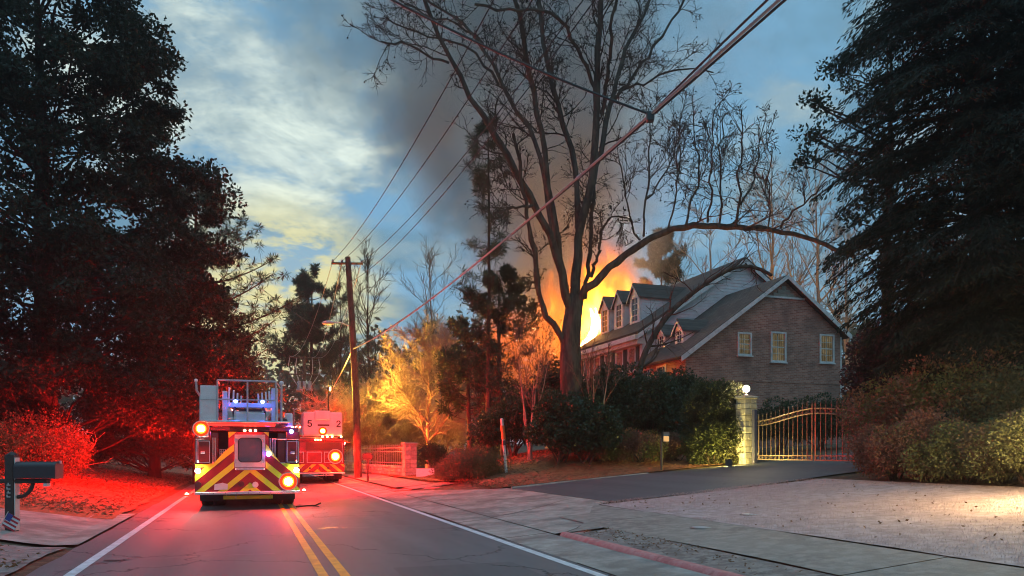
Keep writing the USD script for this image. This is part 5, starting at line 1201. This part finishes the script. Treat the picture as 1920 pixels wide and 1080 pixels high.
b = hit(885, 900); shrub('shrub', 'low rounded shrub glowing red beside the marker post', b, 1.45, 1.2, 1.15, 14000, .06, 'leaf_brown', 90, lumps=44)
b = hit(845, 903); shrub('shrub', 'small red lit shrub at the end of the far sidewalk', b, .8, .8, .85, 7000, .06, 'leaf_brown', 91, lumps=30)
b = ground_at(815, 37); shrub('shrub', 'dark shrub right of the fence pillar', b, .8, .8, 1.5, 5000, .08, 'leaf_holly', 92)
b = ground_at(900, 50); shrub('shrub', 'olive green shrub below the white ladder', b, 1.6, 1.4, 2.0, 6000, .11, 'leaf_olive', 93)
b = ground_at(745, 48); shrub('shrub', 'long dim shrub bed behind the iron fence', b, 3.0, 1.2, 1.3, 6000, .10, 'leaf_brown', 94, lumps=40)
for q, (px, py, h, s_, mu, l) in enumerate([(993, 864, 4.4, 2.4, 5, 'vase shaped bare multi stemmed tree with red lit trunks'), (1117, 850, 4.2, 1.9, 3, 'slim bare two stemmed tree before the dark evergreens')]):
    b = hit(px, py); b = b if b[1] < 40 else ground_at(px, 29.)
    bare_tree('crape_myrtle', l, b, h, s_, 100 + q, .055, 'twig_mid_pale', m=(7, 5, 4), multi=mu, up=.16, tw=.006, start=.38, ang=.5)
for q, (px, Y, w, h, l) in enumerate([(1035, 31.5, 1.9, 4.2, 'dark evergreen mass at the foot of the big bare tree'), (1095, 30.5, 1.5, 3.3, 'dark evergreen shrub right of the big bare trunk'), (1150, 31.5, 1.8, 4.3, 'tall dark evergreen below the house eaves'), (1212, 30.5, 1.7, 3.9, 'dark evergreen left of the tall hedge'), (1262, 32, 1.6, 4.5, 'tallest dark evergreen at the corner of the brick gable'), (1052, 27.6, 1.3, 3.0, 'dark evergreen covering the left foot of the big bare trunk'), (1100, 27.4, 1.3, 2.7, 'low dark evergreen covering the right foot of the big bare trunk'), (960, 32, 1.7, 3.0, 'dark evergreen behind the vase shaped tree'), (1320, 33, 1.6, 3.6, 'evergreen behind the tall clipped hedge')]):
    b = ground_at(px, Y); shrub('evergreen_shrub', l, b, w, w * .9, h, 12000, .14, 'leaf_holly', 110 + q, lumps=44, stems=8)
for q, (px, py, w, h, l) in enumerate([(1195, 868, 1.25, 1.25, 'rounded brown shrub left of the lantern post'), (1135, 866, 1.0, .95, 'small brown shrub right of the slim bare tree'), (1265, 866, .9, 1.2, 'dark low shrub just right of the lantern')]):
    b = hit(px, py); b = b if b[1] < 36 else ground_at(px, 28.); shrub('shrub', l, b, w, w * .8, h, 9000, .07, 'leaf_nandina', 120 + q, lumps=40)
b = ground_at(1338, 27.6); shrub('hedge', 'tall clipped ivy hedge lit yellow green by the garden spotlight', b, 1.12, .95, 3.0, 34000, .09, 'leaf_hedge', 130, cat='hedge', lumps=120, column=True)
for q, (px, Y) in enumerate(((1465, 33.5), (1540, 33), (1610, 33.5), (1680, 31))):
    b = ground_at(px, Y); shrub('evergreen_shrub', f'dark green hedge bush behind the gate, {("nearest the pillar", "behind the meeting bars", "behind the right leaf", "behind the right shrubs")[q]}', b, 1.35, 1.2, 2.7, 9000, .12, 'leaf_holly', 140 + q, lumps=40)
# --- right: conifer, shrubs, broadleaf behind
b = ground_at(1835, 19.5)
cl_ = lump(lambda z: np.interp(z, [0, 2, 8, 13, 17], [3.4, 3.7, 3.8, 3.5, 1.2]), 9, .2)
conifer('conifer_tree', 'huge dark conifer filling the right edge', b, 17., lambda z, az: cl_(z, az) * (1 - .42 * np.clip(-np.cos(az) * 1.6, 0, 1) * (1 - sst(3., 6.5, z))), .8, 150, 520, 400, .17, .036)
b = ground_at(2010, 18.)
conifer('conifer_tree', 'second dark conifer at the extreme right edge', b, 15., lump(lambda z: np.interp(z, [0, 2, 8, 15], [3.2, 3.4, 3.0, .8]), 10, .2), .8, 151, 280, 220, .19, .045)
for q, (px, Y, w, h, l) in enumerate([(1672, 23.5, 1.5, 4.6, 'tall dark evergreen shrub between the gable and the huge conifer'), (1765, 23., 2.2, 5.6, 'dark evergreen mass under the boughs of the huge conifer'), (1880, 22., 2.2, 5.6, 'dim evergreen mass at the right edge below the boughs')]):
    b = ground_at(px, Y); shrub('evergreen_shrub', l, b, w, w * .8, h, 14000, .13, 'leaf_purple', 190 + q, lumps=60, stems=8, column=True)
b = ground_at(1665, 27)
leafy_tree('broadleaf_tree', 'broadleaf evergreen poking out left of the huge conifer', b, 14.5, lump(lambda z: np.interp(z, [3, 7, 10, 12.5, 15], [.4, .8, 2.6, 3.5, 1.6]), 12, .35), 5., 15.5, 90, .55, 75, .17, 'leaf_dark', 37, .25, shell=.55)
SH = [(1640, 912, 1.0, 1.35, 'leaf_nandina', 'reddish shrub against the right gate leaf'), (1700, 915, 1.15, 1.55, 'leaf_nandina', 'twiggy reddish shrub second from the gate'), (1772, 918, 1.15, 1.3, 'leaf_olive', 'yellow green shrub in the middle of the right bed'), (1845, 922, 1.1, 1.45, 'leaf_brown', 'tawny shrub right of the yellow green one'), (1915, 930, 1.2, 1.5, 'leaf_olive', 'olive shrub at the right edge of the bed')]
for q, (px, py, w, h, m_, l) in enumerate(SH):
    b = hit(px, py - 8); b = b + np.array([*(N * .6), .05]); shrub('shrub', l, b, w, w * .9, h, 16000, .062, m_, 160 + q, lumps=54, stems=12, tw=8, group='shrubs edging the right lawn')
for q, (px, Y, w, h, m_, l) in enumerate([(1690, 20, 1.6, 3.0, 'leaf_nandina', 'tall reddish shrub behind the front row near the gate'), (1790, 18.5, 1.9, 3.4, 'leaf_nandina', 'tall dark reddish shrub under the huge conifer'), (1900, 17, 1.6, 2.7, 'leaf_hedge', 'green shrub under the conifer at the right edge')]):
    b = ground_at(px, Y); shrub('shrub', l, b, w, w, h, 14000, .085, m_, 170 + q, lumps=54, stems=10, tw=7)
# --- behind the house: fire lit bare trees and a pine
for q, (px, Y, h, s_, l) in enumerate([(1330, 78, 22, 6.5, 'orange lit bare tree behind the main roof ridge'), (1452, 72, 25, 7., 'orange lit bare tree behind the brick gable peak'), (1530, 68, 23, 6.5, 'orange lit bare tree between gable and conifer'), (1590, 76, 22, 6., 'bare tree farthest right behind the house'), (1260, 92, 24, 6., 'pale bare tree left of the main roof')]):
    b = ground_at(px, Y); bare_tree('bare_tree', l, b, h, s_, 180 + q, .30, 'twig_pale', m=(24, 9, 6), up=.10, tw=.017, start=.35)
b = ground_at(1238, 80); pine('pine_tree', 'small dark pine showing above the dormer roofs', b, 22.6, 48, 30, .25, .6, 20, crown0=.74, spread=4.2, nw=.09)
# --- far woods as one mass
rng = np.random.default_rng(77); W = MB(); WL = []
for q in range(150):
    a = math.radians(-62 + 124 * (q + rng.uniform(-.4, .4)) / 150); Y = rng.uniform(98, 150) ; x = math.tan(a) * Y; z0 = float(gxy(x, Y)); h = rng.uniform(13, 19) * (1 + (Y - 98) / 160)
    W.tube([(x, Y, z0 - .3), (x + rng.normal(0, .3), Y, z0 + h * .9)], [.25, .06], 5, False)
    n = 420; d = unit(rng.normal(size=(n, 3))) * rng.uniform(.2, 1, (n, 1)) ** .5; WL.append(np.array([x, Y, z0 + h * .50]) + d * [3.4, 3.0, h * .50])
WL = np.vstack(WL); wv, wf = leaves(WL, 1.0, .75, rng)
FW = thing('far_woods', 'dark far off woods closing the view along the horizon', 'woods', (0, 100, 0)); tag(FW, kind='stuff')
o_ = np.array([0, 100., 0]); W.v = [v - o_ for v in W.v]
obj('trunks', W, M['bark_dark'], FW, kind='stuff'); obj('crowns', (wv - o_, wf), M['leaf_brown'], FW, kind='stuff')

# ------------------------------------------------------------------ fire and smoke
fc = np.array([*R(48.3, 22.2), 9.6])
fb = np.array([fc[0], fc[1], 2.5])
FIRE = thing('house_fire', 'bright orange flames bursting from the far end of the brick house', 'fire', fb)
g = G(); P = g.n('geometry', 'position')
q = g.vm('divide', g.vm('subtract', P, tuple(fc + [0.3, 0, .5])), (4.2, 3.5, 5.8))
fz_ = g.noise(g.vm('multiply', P, (.62, .62, .36)), 1., 5., .62, distortion=.6)
rad = g.m('maximum', g.m('add', g.vm('length', q, out='value'), g.m('multiply', g.m('subtract', fz_, .5), 2.1)), 0.)
em = g.n('rgb_ramp', 'color', fac=rad, ramp=[(0., (1., .55, .10)), (.35, (1., .34, .025)), (.6, (1., .22, .009)), (.85, (1., .155, .006)), (1., (1., .12, .005))])
dn = g.rng(rad, .45, 1.05, .6, 0.)
L_r = g.n('rgb_ramp', 'color', fac=rad, ramp=[(0., (1.0, 1, 1)), (.28, (.85, 1, 1)), (.50, (.34, 1, 1)), (.68, (.105, 1, 1)), (.85, (.055, 1, 1)), (1., (.035, 1, 1))])
st = g.m('multiply', dn, g.n('separate_color', 'r', color=L_r))
vol = g.n('principled_volume', 'volume', color=(.10, .06, .04), density=dn, emission_color=em, emission_strength=st)
FM = g.make('flames', volume=vol)
def blob(c, r, sub=4, seed=1, amp=.15):
    m = trimesh.creation.icosphere(sub, 1.); v = np.array(m.vertices); v = v * (1 + amp * (meshkit.fbm(v * 2 + 5, 3, seed)[:, None] - .5)) * r + c; return v, np.array(m.faces)
obj('flames', blob(fc - fb + [.3, 0, .5], np.array([6.6, 5.6, 9.2])), FM, FIRE)
g = G(); P = g.n('geometry', 'position'); fn = g.noise(g.vm('multiply', P, (1., 1., .5)), 1.4, 4.)
FCm = g.make('flame_core', surface=g.n('emission', 'emission', color=g.mix(fn, (1., .36, .05), (1., .60, .18)), strength=14.0))
for dx, dy, dz, r, h in ((-.3, -.6, -.5, .55, 2.6), (.55, .1, -.9, .6, 2.2), (-.9, .5, -1.5, .5, 1.6), (.1, .9, .6, .45, 1.8), (5.5, .8, .2, .6, 1.3), (4.2, 2.4, -.2, .6, 1.5)):  # last two tongues are unseen, added to light the trees behind
    m = trimesh.creation.icosphere(4, 1.); v = np.array(m.vertices); tz = (v[:, 2] + 1) / 2
    v = v * np.array([r, r, h])[None] * np.stack([1.15 - .85 * tz, 1.15 - .85 * tz, np.ones(len(v))], 1); v += (.35 * (meshkit.fbm(v * 1.4 + 9 + dx, 3, 4)[:, None] - .5)) * [1, 1, 0]; v[:, 0] += .3 * np.sin(v[:, 2] * 1.3 + dx)
    obj('flame_tongue', (v + fc - fb + [dx, dy, dz], np.array(m.faces)), FCm, FIRE, smooth=True)

g = G(); P = g.n('geometry', 'position'); gc = fc + [-5.0, -1., -.9]  # smoke lit by the fire, its glow put in as emission
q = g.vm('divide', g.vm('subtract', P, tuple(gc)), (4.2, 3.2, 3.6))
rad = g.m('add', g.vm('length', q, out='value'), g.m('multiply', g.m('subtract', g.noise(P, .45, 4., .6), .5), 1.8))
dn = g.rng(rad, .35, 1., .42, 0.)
GM = g.make('smoke_glow', volume=g.n('principled_volume', 'volume', color=(.25, .15, .10), density=dn, emission_color=(1., .17, .014), emission_strength=g.m('multiply', dn, g.rng(rad, .2, 1., .075, .022, 'linear'))))
obj('smoke_glow', blob(gc - fb, np.array([6.0, 4.8, 5.2]), seed=4), GM, FIRE)

def smoke_plume(name, label, c0, c1, r0, r1, z0, z1, dens, seed, col=(.55, .55, .56), emit=0.):
    """column of smoke whose axis runs from c0 (height z0) to c1 (height z1), widening from r0 to r1"""
    g = G(); P = g.n('geometry', 'position'); g.nodes['s'] = ('separate_xyz', {}); g.links.append((str(P), 's.vector'))
    h = g.rng(Ref('s.z'), z0, z1, 0., 1., 'linear'); h2 = g.m('power', h, .85)
    ax = g.n('combine_xyz', 'vector', x=g.m('multiply_add', h2, c1[0] - c0[0], float(c0[0])), y=g.m('multiply_add', h2, c1[1] - c0[1], float(c0[1])), z=Ref('s.z'))
    rr = g.m('multiply_add', h, r1 - r0, r0)
    nz = g.noise(g.vm('multiply', P, (1., 1., .7)), .13, 5., .60)
    d = g.vm('length', g.vm('multiply', g.vm('subtract', P, ax), (1., 1., 0.)), out='value')
    u = g.m('add', g.m('divide', d, rr), g.m('multiply', g.m('subtract', nz, .5), 1.5))
    fall = g.m('multiply', g.rng(u, .1, 1.05, 1., 0.), g.rng(nz, .36, .62, 1.35, .35))
    de = g.m('multiply', g.m('multiply', fall, dens), g.m('multiply', g.rng(Ref('s.z'), z0, z0 + 4., 0., 1.), g.m('subtract', 2.2, g.m('multiply', h, 2.0))))
    v = g.n('principled_volume', 'volume', color=col, density=de)
    mat = g.make(name + '_vapour', volume=v)
    k, m_ = 14, 24; th = np.linspace(0, 2 * np.pi, m_ + 1)[:-1]; rows = []
    for i in range(k):
        hh = i / (k - 1); e = hh ** .85; c = np.array(c0) * (1 - e) + np.array(c1) * e; rad_ = (r0 + (r1 - r0) * hh) * 1.3 + 2.2
        rows.append(np.stack([c[0] + rad_ * np.cos(th), c[1] + rad_ * np.sin(th), np.full(m_, z0 + (z1 - z0) * hh)], 1))
    v = np.vstack(rows); i, j = np.meshgrid(np.arange(k - 1), np.arange(m_), indexing='ij'); f = np.stack([i * m_ + j, i * m_ + (j + 1) % m_, (i + 1) * m_ + (j + 1) % m_, (i + 1) * m_ + j], -1).reshape(-1, 4)
    f = np.vstack([f[:, [0, 1, 2]], f[:, [0, 2, 3]]]); n = len(v); v = np.vstack([v, v[:m_].mean(0), v[-m_:].mean(0)])
    f = np.vstack([f, [[n, (j + 1) % m_, j] for j in range(m_)], [[n + 1, (k - 1) * m_ + j, (k - 1) * m_ + (j + 1) % m_] for j in range(m_)]])
    return obj(name, (v, f), mat, label=label, category='smoke', kind='stuff')
smoke_plume('smoke', 'wide grey brown smoke column rising behind the big bare tree', (fc[0] + .3, fc[1] + 6.5), (fc[0] - 9.5, fc[1] + 9), 5.5, 30., 8., 54., .13, 1, col=(.80, .74, .69))

hz_ = G(); M['haze'] = hz_.make('smoky_air', volume=hz_.n('principled_volume', 'volume', color=(.86, .84, .82), density=.0006, anisotropy=.7))
obj('haze', MB().box(-1200, 1200, -900, 1400, -2, 58), M['haze'], kind='stuff', label='thin smoky evening air', category='haze')
